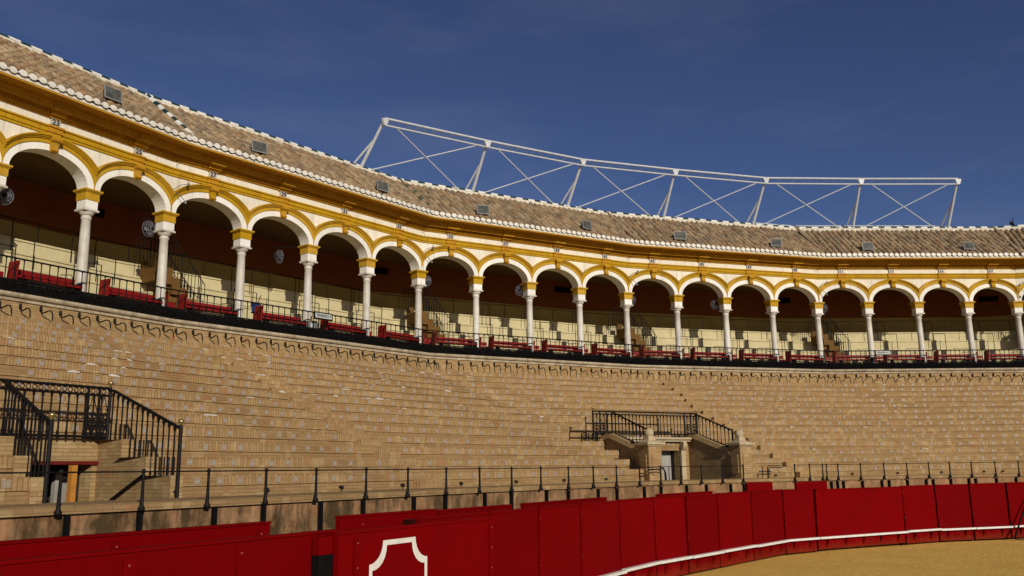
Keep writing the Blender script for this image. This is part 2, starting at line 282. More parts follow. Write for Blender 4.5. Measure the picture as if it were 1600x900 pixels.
# ------------------------------------------------------------------ mesh collector
class MB:
    def __init__(self): self.v = []; self.f = []; self.uv = []; self.mi = []; self.m = 0
    def quad(self, a, b, c, d, uv=None):
        i = len(self.v); self.v += [a, b, c, d]; self.f.append((i, i + 1, i + 2, i + 3)); self.uv.append(uv); self.mi.append(self.m)
    def poly(self, pts, uv=None):
        i = len(self.v); self.v += list(pts); self.f.append(tuple(range(i, i + len(pts)))); self.uv.append(uv); self.mi.append(self.m)
    def box8(self, p, uvs=None):
        """p: 8 points, 4 bottom ring then 4 top ring"""
        i = len(self.v); self.v += list(p)
        for k, f in enumerate(((0, 1, 5, 4), (1, 2, 6, 5), (2, 3, 7, 6), (3, 0, 4, 7), (4, 5, 6, 7), (3, 2, 1, 0))):
            self.f.append(tuple(i + q for q in f)); self.uv.append(uvs(k) if uvs else None); self.mi.append(self.m)
    def tube(self, pts, r, n=6, cap=True, r1=None):
        pts = [Vector(p) for p in pts]; base = len(self.v); up = Vector((0, 0, 1)); k = len(pts)
        for i, p in enumerate(pts):
            t = (pts[min(i + 1, k - 1)] - pts[max(i - 1, 0)]).normalized()
            a = t.cross(up)
            if a.length < 1e-3: a = t.cross(Vector((1, 0, 0)))
            a.normalize(); b = t.cross(a)
            rr = r if r1 is None else r + (r1 - r) * i / (k - 1)
            for q in range(n):
                th = 2 * math.pi * q / n; self.v.append(p + a * (rr * math.cos(th)) + b * (rr * math.sin(th)))
        for i in range(k - 1):
            for q in range(n):
                self.f.append((base + i * n + q, base + i * n + (q + 1) % n, base + (i + 1) * n + (q + 1) % n, base + (i + 1) * n + q)); self.uv.append(None); self.mi.append(self.m)
        if cap:
            for i in (0, k - 1): self.f.append(tuple(base + i * n + q for q in range(n))); self.uv.append(None); self.mi.append(self.m)
    def lathe(self, o, prof, n=12, axis=None):
        o = Vector(o); base = len(self.v)
        X, Y, Z = axis or (Vector((1, 0, 0)), Vector((0, 1, 0)), Vector((0, 0, 1)))
        for r_, z in prof:
            for q in range(n):
                th = 2 * math.pi * q / n; self.v.append(o + X * (r_ * math.cos(th)) + Y * (r_ * math.sin(th)) + Z * z)
        k = len(prof)
        for i in range(k - 1):
            for q in range(n):
                self.f.append((base + i * n + q, base + i * n + (q + 1) % n, base + (i + 1) * n + (q + 1) % n, base + (i + 1) * n + q)); self.uv.append(None); self.mi.append(self.m)
        for i in (0, k - 1): self.f.append(tuple(base + i * n + q for q in range(n))); self.uv.append(None); self.mi.append(self.m)
    def bar(self, s, d, a0, a1, d0, d1, z0, z1, j=None, uvw=False):
        """box in the frame of the facet at column s: a along the wall, d inward, z up (a, d relative to plan(s, d))"""
        j = facet(s) if j is None else j
        o = plan(s, d, j); t, nn = TT[j], NN[j]
        P = lambda a, dd, z: Vector((o.x + t.x * a + nn.x * dd, o.y + t.y * a + nn.y * dd, z))
        uvs = None
        if uvw:
            u0 = s * 2.7
            def uvs(k):
                if k in (0, 2):
                    return [(u0 + a0, z0), (u0 + a1, z0), (u0 + a1, z1), (u0 + a0, z1)] if k == 0 else [(u0 + a1, z0), (u0 + a0, z0), (u0 + a0, z1), (u0 + a1, z1)]
                if k in (1, 3): return [(d0, z0), (d1, z0), (d1, z1), (d0, z1)]
                return [(u0 + a0, d0), (u0 + a1, d0), (u0 + a1, d1), (u0 + a0, d1)]
        self.box8([P(a0, d0, z0), P(a1, d0, z0), P(a1, d1, z0), P(a0, d1, z0), P(a0, d0, z1), P(a1, d0, z1), P(a1, d1, z1), P(a0, d1, z1)], uvs)
    def sweep(self, prof, s0, s1, closed=False, caps=False, j0=None, j1=None, v0=None, u0=None):
        """profile [(d, z)] drawn along the ring from column s0 to s1, mitred at the corners"""
        rows = [path(s0, s1, d, j0, j1) for d, z in prof]
        n = len(rows[0]); k = len(prof)
        us = [s0 * 2.7 if u0 is None else u0]
        for i in range(1, n): us.append(us[-1] + (rows[0][i] - rows[0][i - 1]).length)
        vs = [v0 if v0 is not None else prof[0][1]]
        for i in range(1, k): vs.append(vs[-1] + math.hypot(prof[i][0] - prof[i - 1][0], prof[i][1] - prof[i - 1][1]))
        rng = range(k if closed else k - 1)
        for q in rng:
            q2 = (q + 1) % k; vb = vs[q2] if q2 else vs[-1] + 0.1
            for i in range(n - 1):
                a, b, c, e = rows[q][i], rows[q][i + 1], rows[q2][i + 1], rows[q2][i]
                self.quad(Vector((*a, prof[q][1])), Vector((*b, prof[q][1])), Vector((*c, prof[q2][1])), Vector((*e, prof[q2][1])),
                          [(us[i], vs[q]), (us[i + 1], vs[q]), (us[i + 1], vb), (us[i], vb)])
        if caps:
            for i in (0, n - 1): self.poly([Vector((*rows[q][i], prof[q][1])) for q in range(k)])
    def mesh(self, name, mats, smooth=False):
        me = bpy.data.meshes.new(name)
        me.from_pydata([tuple(x) for x in self.v], [], self.f)
        for mm in (mats if isinstance(mats, (list, tuple)) else [mats]): me.materials.append(MAT[mm])
        if any(self.mi): me.polygons.foreach_set('material_index', self.mi)
        if any(u is not None for u in self.uv):
            lay = me.uv_layers.new(name='UVMap'); flat = []
            for f, u in zip(self.f, self.uv):
                for i in range(len(f)): flat += list(u[i]) if u is not None else [0.0, 0.0]
            lay.data.foreach_set('uv', flat)
        if smooth: me.polygons.foreach_set('use_smooth', [True] * len(me.polygons))
        me.validate(); me.update(); return me

def tag(o, label=None, cat=None, group=None, kind=None):
    if label: o['label'] = label
    if cat: o['category'] = cat
    if group: o['group'] = group
    if kind: o['kind'] = kind
    return o
def link(name, me, parent=None, mw=None):
    o = bpy.data.objects.new(name, me); COL.objects.link(o)
    if mw is not None: o.matrix_world = mw
    if parent is not None:
        o.parent = parent
        root = parent
        loc = Vector((0, 0, 0))
        while root is not None:
            if root.type == 'EMPTY': loc = Vector(root.location)
            root = root.parent
        if parent.type == 'EMPTY': o.matrix_parent_inverse = Matrix.Translation(-loc)
        else: o.matrix_parent_inverse = BASIS[parent.name].inverted()
    BASIS[o.name] = (mw if mw is not None else Matrix.Identity(4))
    return o
BASIS = {}
def part(name, mb, mat, parent=None, smooth=False): return link(name, mb.mesh(name, mat, smooth), parent)
def thing(name, label, cat, loc, group=None):
    o = bpy.data.objects.new(name, None); COL.objects.link(o); o.location = loc; o.empty_display_size = 0.2
    BASIS[o.name] = Matrix.Translation(loc)
    return tag(o, label, cat, group)
def frame_mw(s, d, z, j=None, flip=False):
    """matrix whose x runs along the facet, y outward, z up (right-handed)"""
    j = facet(s) if j is None else j
    q = plan(s, d, j); t, nn = TT[j], NN[j]
    return Matrix(((t.x, -nn.x, 0, q.x), (t.y, -nn.y, 0, q.y), (0, 0, 1, z), (0, 0, 0, 1)))
def text_mesh(txt, size, depth, mat):
    cu = bpy.data.curves.new('txt', 'FONT'); cu.body = txt; cu.size = size; cu.extrude = depth; cu.align_x = 'CENTER'; cu.align_y = 'CENTER'; cu.resolution_u = 3; cu.offset = 0.02 * size
    ob = bpy.data.objects.new('txt', cu); COL.objects.link(ob)
    dg = bpy.context.evaluated_depsgraph_get(); me = bpy.data.meshes.new_from_object(ob.evaluated_get(dg))
    bpy.data.objects.remove(ob); bpy.data.curves.remove(cu); me.materials.clear(); me.materials.append(MAT[mat])
    return me
ORD = ['first', 'second', 'third', 'fourth', 'fifth', 'sixth', 'seventh', 'eighth', 'ninth', 'tenth', 'eleventh', 'twelfth', 'thirteenth', 'fourteenth', 'fifteenth', 'sixteenth', 'seventeenth', 'eighteenth', 'nineteenth', 'twentieth', 'twenty-first', 'twenty-second', 'twenty-third']
S0, S1 = -4.0, 24.0                                # how much of the ring is built

# ------------------------------------------------------------------ ground
mb = MB(); mb.quad(Vector((-400, -400, 0)), Vector((400, -400, 0)), Vector((400, 400, 0)), Vector((-400, 400, 0)))
# the sheet as a fine grid near the barrier so that the sand is not dead flat
g = MB()
gx = [-400, -80, -30] + [x * 1.0 for x in range(-14, 40)] + [60, 120, 400]; gy = [-400, -80, -20] + [y * 1.0 for y in range(-4, 45)] + [80, 160, 400]
def gz(x, y): return (0.05 * math.sin(x * 0.9 + 1.3 * math.sin(y * 0.5)) * math.sin(y * 0.8 + 0.6) * 0.35 - 0.018) if (-14 <= x <= 39 and -4 <= y <= 44) else -0.018
gv = [Vector((x, y, gz(x, y))) for y in gy for x in gx]
g.v = gv; W = len(gx)
for iy in range(len(gy) - 1):
    for ix in range(W - 1):
        g.f.append((iy * W + ix, iy * W + ix + 1, (iy + 1) * W + ix + 1, (iy + 1) * W + ix)); g.uv.append(None); g.mi.append(0)
tag(part('sand_ground', g, 'sand', smooth=True), 'yellow ochre sand floor of the bullring', None, None, 'structure')
g = MB(); g.sweep([(12.96, 0.02), (16.1, 0.02)], S0, S1)
tag(part('alley_path', g, 'sand'), 'narrow sand alley behind the red barrier', None, None, 'structure')

# ------------------------------------------------------------------ lower stand of brick steps
NR, D1, TR, Z1, RI = 14, 11.4, 0.757, 2.2, 0.302
WALK = 1.855
def rd(i): return D1 - TR * i
def rz(i): return Z1 + RI * i
stand = thing('brick_stand', 'tiered brick seating stand of long numbered steps below the arcade', 'seating stand', pt(8, 12, 0))
RECL = (-1.95, -1.20); RECLB = (-1.68, -1.055); RECR = (7.06, 8.28); RD = 9.16
def rl(d):
    k = (d - 9.0) / 2.6
    return RECLB[0] + (RECL[0] - RECLB[0]) * k, RECLB[1] + (RECL[1] - RECLB[1]) * k
def row_spans(i):
    """column-number spans of step i with the two stair recesses left out (start, end, facet0, facet1)"""
    if rd(i) > RD + 0.1: return [(S0, rl(rd(i))[0], 0, 0), (rl(rd(i))[1], RECR[0], 0, 2), (RECR[1], S1, 2, NF - 1)]
    return [(S0, S1, 0, NF - 1)]
for i in range(NR):
    m_ = MB(); d = rd(i); zb = WALK if i == 0 else rz(i - 1); zt = rz(i); dn = rd(i + 1) if i < NR - 1 else 0.70
    for a, b, j0, j1 in row_spans(i):
        m_.sweep([(d, zb), (d, zt - 0.175)], a, b, j0=j0, j1=j1, v0=RI - (zt - zb))
        m_.sweep([(d, zt - 0.175), (d + 0.026, zt - 0.175)], a, b, j0=j0, j1=j1, v0=0.0)
        m_.sweep([(d + 0.026, zt - 0.175), (d + 0.026, zt), (dn, zt)], a, b, j0=j0, j1=j1, v0=0.128)
    part('step', m_, 'brick_riser', stand)
# wall between the top step and the gallery ledge, and the ledge itself
m_ = MB(); m_.sweep([(0.70, rz(NR - 1)), (0.70, 6.685)], S0, S1, v0=0.0); upper_wall = part('upper_wall', m_, 'brick_wall', stand)
m_ = MB(); m_.sweep([(0.70, 6.685), (0.75, 6.685), (0.75, 6.715), (0.71, 6.72), (0.71, 6.775), (0.78, 6.79), (0.81, 6.83), (0.81, 6.895), (0.45, 6.91)], S0, S1)
part('ledge', m_, 'ledge_stone', stand)
# walkway, its brick-on-end edge and the parapet wall over the alley
m_ = MB(); m_.sweep([(12.78, 1.752), (12.838, 1.752), (12.838, 1.763), (12.83, 1.77), (12.83, WALK), (D1 - 0.02, WALK)], S0, S1, v0=-0.15)
part('walkway', m_, 'brick_riser', stand)
parapet = MB(); parapet.sweep([(12.78, 0.0), (12.78, 1.75), (12.83, 1.75)], S0, S1, v0=0.0)
tag(part('parapet_wall', parapet, 'brick_parapet'), 'grimy brick parapet wall behind the red barrier, below the steps', 'wall')
# half steps of the two gangways
LA = {0: 1.16, 1: 1.26, 2: 1.345, 3: 1.445, 4: 1.525, 5: 1.63, 6: 1.70, 7: 1.765, 8: 2.08, 9: 2.15, 10: 2.17, 11: 2.20, 12: 2.22, 13: 2.25}
RA = {0: 9.29, 1: 9.36, 2: 9.43, 3: 9.50, 4: 9.57, 5: 9.63, 6: 9.68, 7: 9.74, 8: 10.22, 9: 10.21, 10: 10.26, 11: 10.35, 12: 10.35, 13: 10.33}
for tab in (LA, RA):
    for i, s in tab.items():
        zb = WALK if i == 0 else rz(i - 1)
        m_ = MB(); m_.bar(s, rd(i), 0, 0.82, -0.02, 0.19, zb, zb + 0.175, uvw=True); part('half_step', m_, 'brick_riser', stand)
# seat numbers: glazed tiles let into the steps
tiles = []
for i in range(NR):
    d = rd(i)
    for j in range(NF):
        lo, hi = srange(j, d); lo = max(lo, -3.2); hi = min(hi, 21)
        s = lo + 0.05 + rnd.random() * 0.1
        while s < hi - 0.05:
            ok = not (rl(d)[0] - 0.06 < s < rl(d)[1] + 0.06 and j == 0 and d > RD + .1) and not (RECR[0] - 0.06 < s < RECR[1] + 0.06 and j == 2 and d > RD + .1)
            for tab in (LA, RA):
                if j == facet(tab[i]) and -0.12 < s - tab[i] < 0.36: ok = False
            if ok and rnd.random() < 0.86: tiles.append((s, d + .026, rz(i) - 0.095 + rnd.uniform(-.012, .012), j))
            s += (0.47 + rnd.uniform(-.06, .06)) / BAY[j]
def inview(s, d, z, j):
    q = pt(s, d, z, j); v = cam.matrix_world.inverted() @ q
    if v.z > -0.1: return None
    x, y = -v.x / v.z * 1400.95 / 800, -v.y / v.z * 1400.95 / 450
    return (-v.z) if abs(x) < 1.02 and abs(y) < 1.05 else None
vis = sorted([(inview(*t), t) for t in tiles if inview(*t)], key=lambda x: x[0])
near = [t for _, t in vis[:300]]; ns = set(near)
def tile_box(m_, s, d, z, j):
    m_.m = 0; m_.bar(s, d, -0.062, 0.062, -0.01, 0.010, z - 0.055, z + 0.055, j)
    m_.m = 1; m_.bar(s, d, -0.030, -0.006, 0.0, 0.013, z - 0.022, z + 0.022, j); m_.bar(s, d, 0.010, 0.034, 0.0, 0.013, z - 0.022, z + 0.022, j)
proto = MB()
proto.box8([Vector(p) for p in ((-.062, .01, -.055), (.062, .01, -.055), (.062, -.010, -.055), (-.062, -.010, -.055), (-.062, .01, .055), (.062, .01, .055), (.062, -.010, .055), (-.062, -.010, .055))])
proto.m = 1
for a0, a1 in ((-.030, -.006), (.010, .034)):
    proto.box8([Vector(p) for p in ((a0, 0, -.022), (a1, 0, -.022), (a1, -.013, -.022), (a0, -.013, -.022), (a0, 0, .022), (a1, 0, .022), (a1, -.013, .022), (a0, -.013, .022))])
pm = proto.mesh('number_tile', ['tile_plate', 'plate_digit'])
for s, d, z, j in near: link('number_tile', pm, stand, frame_mw(s, d, z, j))
m_ = MB()
for t in tiles:
    if t not in ns: tile_box(m_, *t)
tag(part('number_tiles', m_, ['tile_plate', 'plate_digit'], stand), 'small grey seat number tiles on the farther steps', None, None, 'stuff')
# drain spouts low on the first riser
s = -2.6
while s < 20:
    j = facet(s); lo, hi = srange(j, D1)
    if lo < s < hi and not (RECL[0] < s < RECL[1]) and not (RECR[0] < s < RECR[1]):
        m_ = MB(); m_.tube([pt(s, D1 - .02, 1.93), pt(s, D1 + .07, 1.95), pt(s, D1 + .09, 1.90)], 0.025, 6); part('drain_spout', m_, 'iron', stand)
    s += 0.72
# iron hooks under the gallery ledge
hk = MB(); hp = [(0, 0.02, 0.17), (0, -0.03, 0.17), (0, -0.05, 0.10), (0, -0.08, 0.03), (0, -0.15, 0.00), (0, -0.26, 0.02), (0, -0.38, 0.045), (0, -0.48, 0.02), (0, -0.54, -0.06), (0, -0.56, -0.18), (0, -0.555, -0.30), (0, -0.53, -0.40), (0, -0.48, -0.47), (0, -0.41, -0.49), (0, -0.37, -0.46), (0, -0.40, -0.42), (0, -0.47, -0.38), (0, -0.53, -0.30)]
hk.tube([Vector(p) for p in hp], 0.019, 6)
hk.lathe((0, -0.035, 0.10), [(0.005, -0.05), (0.035, -0.03), (0.04, 0.03), (0.03, 0.09), (0.005, 0.11)], 8)
hm = hk.mesh('iron_hook', 'iron', True)
s = -0.60
while s < 19.6:
    link('iron_hook', hm, upper_wall, frame_mw(s, 0.70, 6.44 + rnd.uniform(-.02, .02)) @ Matrix.Rotation(rnd.uniform(-.12, .12), 4, 'Z')); s += 0.2045
# scraps of paper and lime on the upper steps
m_ = MB()
for k in range(112):
    i = rnd.choice([6, 7, 8, 9, 9, 10, 10, 11, 11, 12, 12, 13]) if k < 100 else rnd.randrange(0, 13)
    s = rnd.uniform(-1.8, 6.5) if k < 105 else rnd.uniform(6, 19)
    j = facet(s); d = rd(i) - rnd.uniform(0.02, 0.18); z = rz(i)
    L = rnd.uniform(0.05, 0.26); h = rnd.uniform(0.010, 0.04); o = pt(s, d, z)
    t3 = Vector((*TT[j], 0)); n3 = Vector((*NN[j], 0))
    p0, p1 = o - t3 * L / 2, o + t3 * L / 2
    dz = Vector((0, 0, h)); ww = n3 * rnd.uniform(.03, .09)
    m_.box8([p0 - ww, p1 - ww, p1 + ww, p0 + ww * .6, p0 - ww + dz, p1 - ww + dz * .5, p1 + ww + dz * .4, p0 + ww + dz * 1.2])
tag(part('paper_litter', m_, 'paper'), 'scattered white scraps lying along the upper brick steps', 'litter', None, 'stuff')

# ------------------------------------------------------------------ right-hand stair entrance (piers with stone balls)
def wallquad(m_, P4, uv): m_.quad(*P4, uv)
def recess(name, label, rec, j, door, lintel_z, floor, piers, stringer_front, back_top, sk=None):
    SX = (lambda side, d: rl(d)[side]) if sk else (lambda side, d: rec[side])
    front = rec; rec = (SX(0, RD), SX(1, RD))
    e = thing(name, label, 'stair entrance', pt((rec[0] + rec[1]) / 2, 10.5, floor, j))
    b = BAY[j]; mid = (rec[0] + rec[1]) / 2; hw = (rec[1] - rec[0]) / 2 * b
    # back wall with a door opening
    m_ = MB(); x0, x1 = (door[0] - mid) * b, (door[1] - mid) * b
    m_.bar(mid, RD, -hw, x0, -0.3, 0.0, floor, lintel_z, j, True); m_.bar(mid, RD, x1, hw, -0.3, 0.0, floor, lintel_z, j, True)
    m_.bar(mid, RD, -hw, hw, -0.3, 0.0, lintel_z, back_top, j, True)
    part('back_wall', m_, 'brick_wall', e)
    # side walls, rising with the seats and capped by a sloping stone string
    for sgn, sx in ((-1, rec[0]), (1, rec[1])):
        t3 = Vector((*TT[j], 0)); prof = [(RD, floor), (D1 + .046, floor)]
        for i in range(3): prof += [(rd(i) + .046, rz(i) - .002), (rd(i + 1) + .046, rz(i) - .002)]
        prof += [(RD, rz(2) - .002)] if prof[-1][0] > RD else []
        if not sk: prof = [(RD, floor), (D1 + .046, floor), (D1 + .046, stringer_front - .04), (RD + .35, back_top - .03), (RD, back_top - .03)]
        m_ = MB()
        sd_ = 0 if sgn < 0 else 1
        for off in (0.0, 0.24 * sgn): m_.poly([pt(SX(sd_, d), d, z, j) + t3 * off for d, z in prof], [(d, z) for d, z in prof])
        for (d0, z0), (d1, z1) in zip(prof, prof[1:]): m_.quad(pt(SX(sd_, d0), d0, z0, j), pt(SX(sd_, d0), d0, z0, j) + t3 * .24 * sgn, pt(SX(sd_, d1), d1, z1, j) + t3 * .24 * sgn, pt(SX(sd_, d1), d1, z1, j), [(0, z0 + d0), (.24, z0 + d0), (.24, z1 + d1), (0, z1 + d1)])
        part('side_wall', m_, 'brick_wall', e)
    # floor and passage behind the door
    m_ = MB(); m_.bar(mid, RD, -hw - (.9 if sk else 0), hw, -1.8, D1 - RD + 0.05, floor - 0.1, floor, j)
    m_.bar(mid, RD, x0 - 0.12, x0 - 0.004, -1.8, -0.3, floor, lintel_z, j); m_.bar(mid, RD, x1 + 0.004, x1 + 0.12, -1.8, -0.3, floor, lintel_z, j)
    m_.bar(mid, RD, x0 - .12, x1 + .12, -1.95, -1.8, floor, lintel_z, j); m_.bar(mid, RD, x0 - .12, x1 + .12, -1.8, -0.3, lintel_z, lintel_z + .1, j)
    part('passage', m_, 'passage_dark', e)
    # closing masonry between the step ends and the recess
    m_ = MB(); mf = (front[0] + front[1]) / 2; hf = (front[1] - front[0]) / 2 * b; m_.bar(mf, D1, -hf - 0.28, hf + 0.28, 0.06, 0.16, floor, WALK - 0.006, j, True)
    part('threshold', m_, 'brick_wall', e)
    return e, mid, hw, b
er, midr, hwr, br = recess('stair_entrance', 'brick stair entrance with two ball-topped piers, right of the middle of the stand', RECR, 2, (7.20, 8.13), 3.10, 1.75, True, 2.72, 3.24)
# sloping stone strings, one each side
for sgn, sx in ((-1, RECR[0]), (1, RECR[1])):
    m_ = MB(); t3 = Vector((*TT[2], 0))
    c0 = pt(sx, RD - 0.15, 3.27, 2) + t3 * 0.14 * sgn; c1 = pt(sx, RD + 0.35, 3.27, 2) + t3 * 0.14 * sgn; c2 = pt(sx, D1 - 0.25, 2.74, 2) + t3 * 0.14 * sgn
    for a, b_ in ((c0, c1), (c1, c2)):
        hz = Vector((0, 0, 0.075)); ww = t3 * 0.19
        m_.box8([a - ww - hz, b_ - ww - hz, b_ + ww - hz, a + ww - hz, a - ww * .8 + hz, b_ - ww * .8 + hz, b_ + ww * .8 + hz, a + ww * .8 + hz])
    part('stone_string', m_, 'string_stone', er)
m_ = MB(); m_.bar(midr, RD, -hwr - .05, hwr + .05, 0.0, 0.16, 3.10, 3.17, 2); m_.bar(midr, RD, -hwr - .12, hwr + .12, -0.1, 0.24, 3.17, 3.24, 2); part('lintel', m_, 'pale_stone', er)
for sgn, x in ((-1, (7.20 - midr) * br), (1, (8.13 - midr) * br)):
    m_ = MB(); m_.bar(midr, RD, x - .09 + .09 * sgn, x + .09 + .09 * sgn, 0.0, 0.10, 1.75, 2.98, 2); part('door_jamb', m_, 'pale_stone', er)
    m_ = MB()                                         # scrolled bracket under the lintel
    pr = [(0.0, 2.72), (0.07, 2.72), (0.10, 2.80), (0.19, 2.86), (0.23, 2.94), (0.24, 3.10), (0.0, 3.10)]
    a0 = x + (-0.0 if sgn > 0 else -0.14); a1 = a0 + 0.14
    o = plan(midr, RD, 2)
    P = lambda a, d, z: Vector((*(o + TT[2] * a + NN[2] * d), z))
    for a in (a0, a1): m_.poly([P(a, d, z) for d, z in pr])
    for k in range(len(pr)):
        q, q2 = pr[k], pr[(k + 1) % len(pr)]; m_.quad(P(a0, *q), P(a1, *q), P(a1, *q2), P(a0, *q2))
    part('bracket', m_, 'pale_stone', er)
m_ = MB(); m_.bar(midr, RD, (7.20 - midr) * br + .05, (8.12 - midr) * br, -0.50, -0.45, 1.75, 3.06, 2); dr = part('door', m_, 'door_pale', er)
m_ = MB(); m_.bar(midr, RD, (7.72 - midr) * br, (7.745 - midr) * br, -0.45, -0.41, 2.3, 2.45, 2); part('handle', m_, 'iron', dr)
for sx in (RECR[0] - 0.085, RECR[1] + 0.085):
    m_ = MB(); h = 0.25
    m_.bar(sx, D1 + .02, -h, h, -h, h, WALK - .02, 2.88, 2, True); pier = part('pier', m_, 'brick_wall', er)
    m_ = MB(); m_.bar(sx, D1 + .02, -h * .58, h * .58, h - 0.01, h + 0.025, 2.02, 2.62, 2, True); m_.bar(sx, D1 + .02, -h - .025, -h + .01, -h * .58, h * .58, 2.02, 2.62, 2, True); part('panel', m_, 'brick_wall', pier)
    m_ = MB(); m_.bar(sx, D1 + .02, -h - .03, h + .03, -h - .03, h + .03, 2.88, 2.92, 2); m_.bar(sx, D1 + .02, -h - .09, h + .09, -h - .09, h + .09, 2.92, 2.99, 2)
    c = plan(sx, D1 + .02, 2)
    o = Vector((c.x, c.y, 2.99)); t3 = Vector((*TT[2], 0)); n3 = Vector((*NN[2], 0))
    rings = [(0.25, 0), (0.20, 0.035), (0.13, 0.08), (0.10, 0.20)]
    for k in range(3):
        r0, z0 = rings[k]; r1_, z1_ = rings[k + 1]
        lo = [o + t3 * x * r0 + n3 * y * r0 + Vector((0, 0, z0)) for x, y in ((-1, -1), (1, -1), (1, 1), (-1, 1))]
        hi = [o + t3 * x * r1_ + n3 * y * r1_ + Vector((0, 0, z1_)) for x, y in ((-1, -1), (1, -1), (1, 1), (-1, 1))]
        for q in range(4): m_.quad(lo[q], lo[(q + 1) % 4], hi[(q + 1) % 4], hi[q])
    part('pier_cap', m_, 'pale_stone', pier)
    m_ = MB(); m_.lathe(o + Vector((0, 0, 0.29)), [(0.008, -0.135)] + [(0.145 * math.sin(math.pi * k / 10), -0.145 * math.cos(math.pi * k / 10)) for k in range(1, 10)] + [(0.008, 0.145)], 16)
    part('stone_ball', m_, 'pale_stone', pier, True)

# ------------------------------------------------------------------ left-hand stair entrance
el, midl, hwl, bl = recess('stair_entrance', 'plain brick stair entrance with an orange door post, at the left edge', RECL, 0, (-1.64, -1.10), 2.44, 1.20, False, 2.02, 2.835, True)
m_ = MB(); m_.bar(midl, RD, -hwl, hwl, 0.0, 0.05, 2.40, 2.46, 0); part('lintel', m_, 'red_lintel', el)
m_ = MB(); m_.bar(midl, RD, 0.30, 0.40, 0.06, 0.16, 1.20, 2.39, 0); part('door_post', m_, 'wood_orange', el)
m_ = MB(); m_.bar(midl, RD, 0.46, 0.53, -.6, -.5, 1.20, 2.25, 0); part('door_frame', m_, 'door_pale', el)
m_ = MB(); m_.bar(midl, RD, 0.18, 0.26, -.5, -.4, 1.20, 2.15, 0); part('door_leaf', m_, 'door_pale', el)
m_ = MB(); m_.bar(midl, RD, 0.56, hwl - 0.11, -.7, -.6, 1.20, 2.16, 0); pn = part('dado_panel', m_, 'door_grey', el)
m_ = MB(); m_.bar(midl, RD, 0.54, hwl - 0.11, -.72, -.55, 2.16, 2.21, 0); part('moulding', m_, 'pale_stone', pn)
m_ = MB(); t3 = Vector((*TT[0], 0)); m_.tube([pt(rl(9.75)[1], 9.75, 1.80, 0) - t3 * .06, pt(rl(10.75)[1], 10.75, 2.22, 0) - t3 * .06], 0.022, 6); m_.tube([pt(rl(9.85)[1], 9.85, 1.84, 0) - t3 * .06, pt(rl(9.85)[1], 9.85, 1.82, 0) + t3 * .02], .012); m_.tube([pt(rl(10.65)[1], 10.65, 2.18, 0) - t3 * .06, pt(rl(10.65)[1], 10.65, 2.16, 0) + t3 * .02], .012)
part('wall_handrail', m_, 'iron', el)

# wrought iron railings of the two entrances
def flat_rail(root, s0, s1, d, z0, z1, j, step=0.13, band=0.10, panels=(), fin=()):
    b = BAY[j]; L = (s1 - s0) * b; P = lambda a, z: pt(s0 + a / b, d, z, j)
    m_ = MB(); m_.tube([P(0, z1), P(L, z1)], 0.026); part('top_rail', m_, 'iron', root)
    m_ = MB(); m_.tube([P(0, z1 - band), P(L, z1 - band)], 0.02); part('mid_rail', m_, 'iron', root)
    m_ = MB(); m_.tube([P(0, z0 + .05), P(L, z0 + .05)], 0.026); part('bottom_rail', m_, 'iron', root)
    n = int(L / step)
    for k in range(n + 1):
        a = L * k / n; m_ = MB(); m_.tube([P(a, z0), P(a, z1 - band)], 0.0145, 5)
        m_.lathe(P(a, z0 + .10), [(.012, -.05), (.028, 0), (.018, .05)], 6); m_.lathe(P(a, z1 - band - .05), [(.012, -.05), (.028, .03), (.04, .05)], 6)
        part('baluster', m_, 'iron', root)
    m_ = MB(); k = 0; a = 0.06
    while a < L - 0.06:                             # ring scrolls in the top band
        c = P(a, z1 - band / 2); t3 = Vector((*TT[j], 0))
        m_.tube([c + t3 * (.04 * math.cos(th)) + Vector((0, 0, .04 * math.sin(th))) for th in [math.pi * q / 4 for q in range(9)]], 0.009, 4, False); a += 0.105
    for pa, pb in panels:                           # ornate panels: crossed laths, hearts and a medallion
        h = z1 - band - z0; t3 = Vector((*TT[j], 0))
        for q in range(2):
            x0 = pa + (pb - pa) * q / 2; x1 = pa + (pb - pa) * (q + 1) / 2; xm = (x0 + x1) / 2
            m_.tube([P(x0, z0 + h * .55), P(xm, z1 - band - .02), P(x1, z0 + h * .55)], 0.012, 4); m_.tube([P(x0, z0 + h * .52), P(xm, z0 + .1), P(x1, z0 + h * .52)], 0.012, 4)
            for zz, rr in ((z0 + h * .53, .05), (z0 + h * .38, .045), (z0 + h * .22, .07), (z0 + h * .08, .04)):
                c = P(xm, zz)
                for off in (-.035, .035): m_.tube([c + t3 * (off + rr * math.cos(th)) + Vector((0, 0, rr * math.sin(th))) for th in [math.pi * w_ / 4 for w_ in range(9)]], 0.014, 4, False)
        for x in (pa, (pa + pb) / 2, pb): m_.tube([P(x, z0), P(x, z1)], 0.024, 5)
    tag(part('scrollwork', m_, 'iron', root), None)
    for a in fin:
        m_ = MB(); m_.tube([P(a, z0 - .05), P(a, z1 + .02)], 0.03, 8); fp = part('post', m_, 'iron', root)
        m_ = MB(); m_.lathe(P(a, z1 + .07), [(.008, -.05), (.02, -.04), (.022, -.01), (.05, .015), (.055, .035), (.03, .055), (.008, .06)], 10); part('finial', m_, 'brass', fp, True)
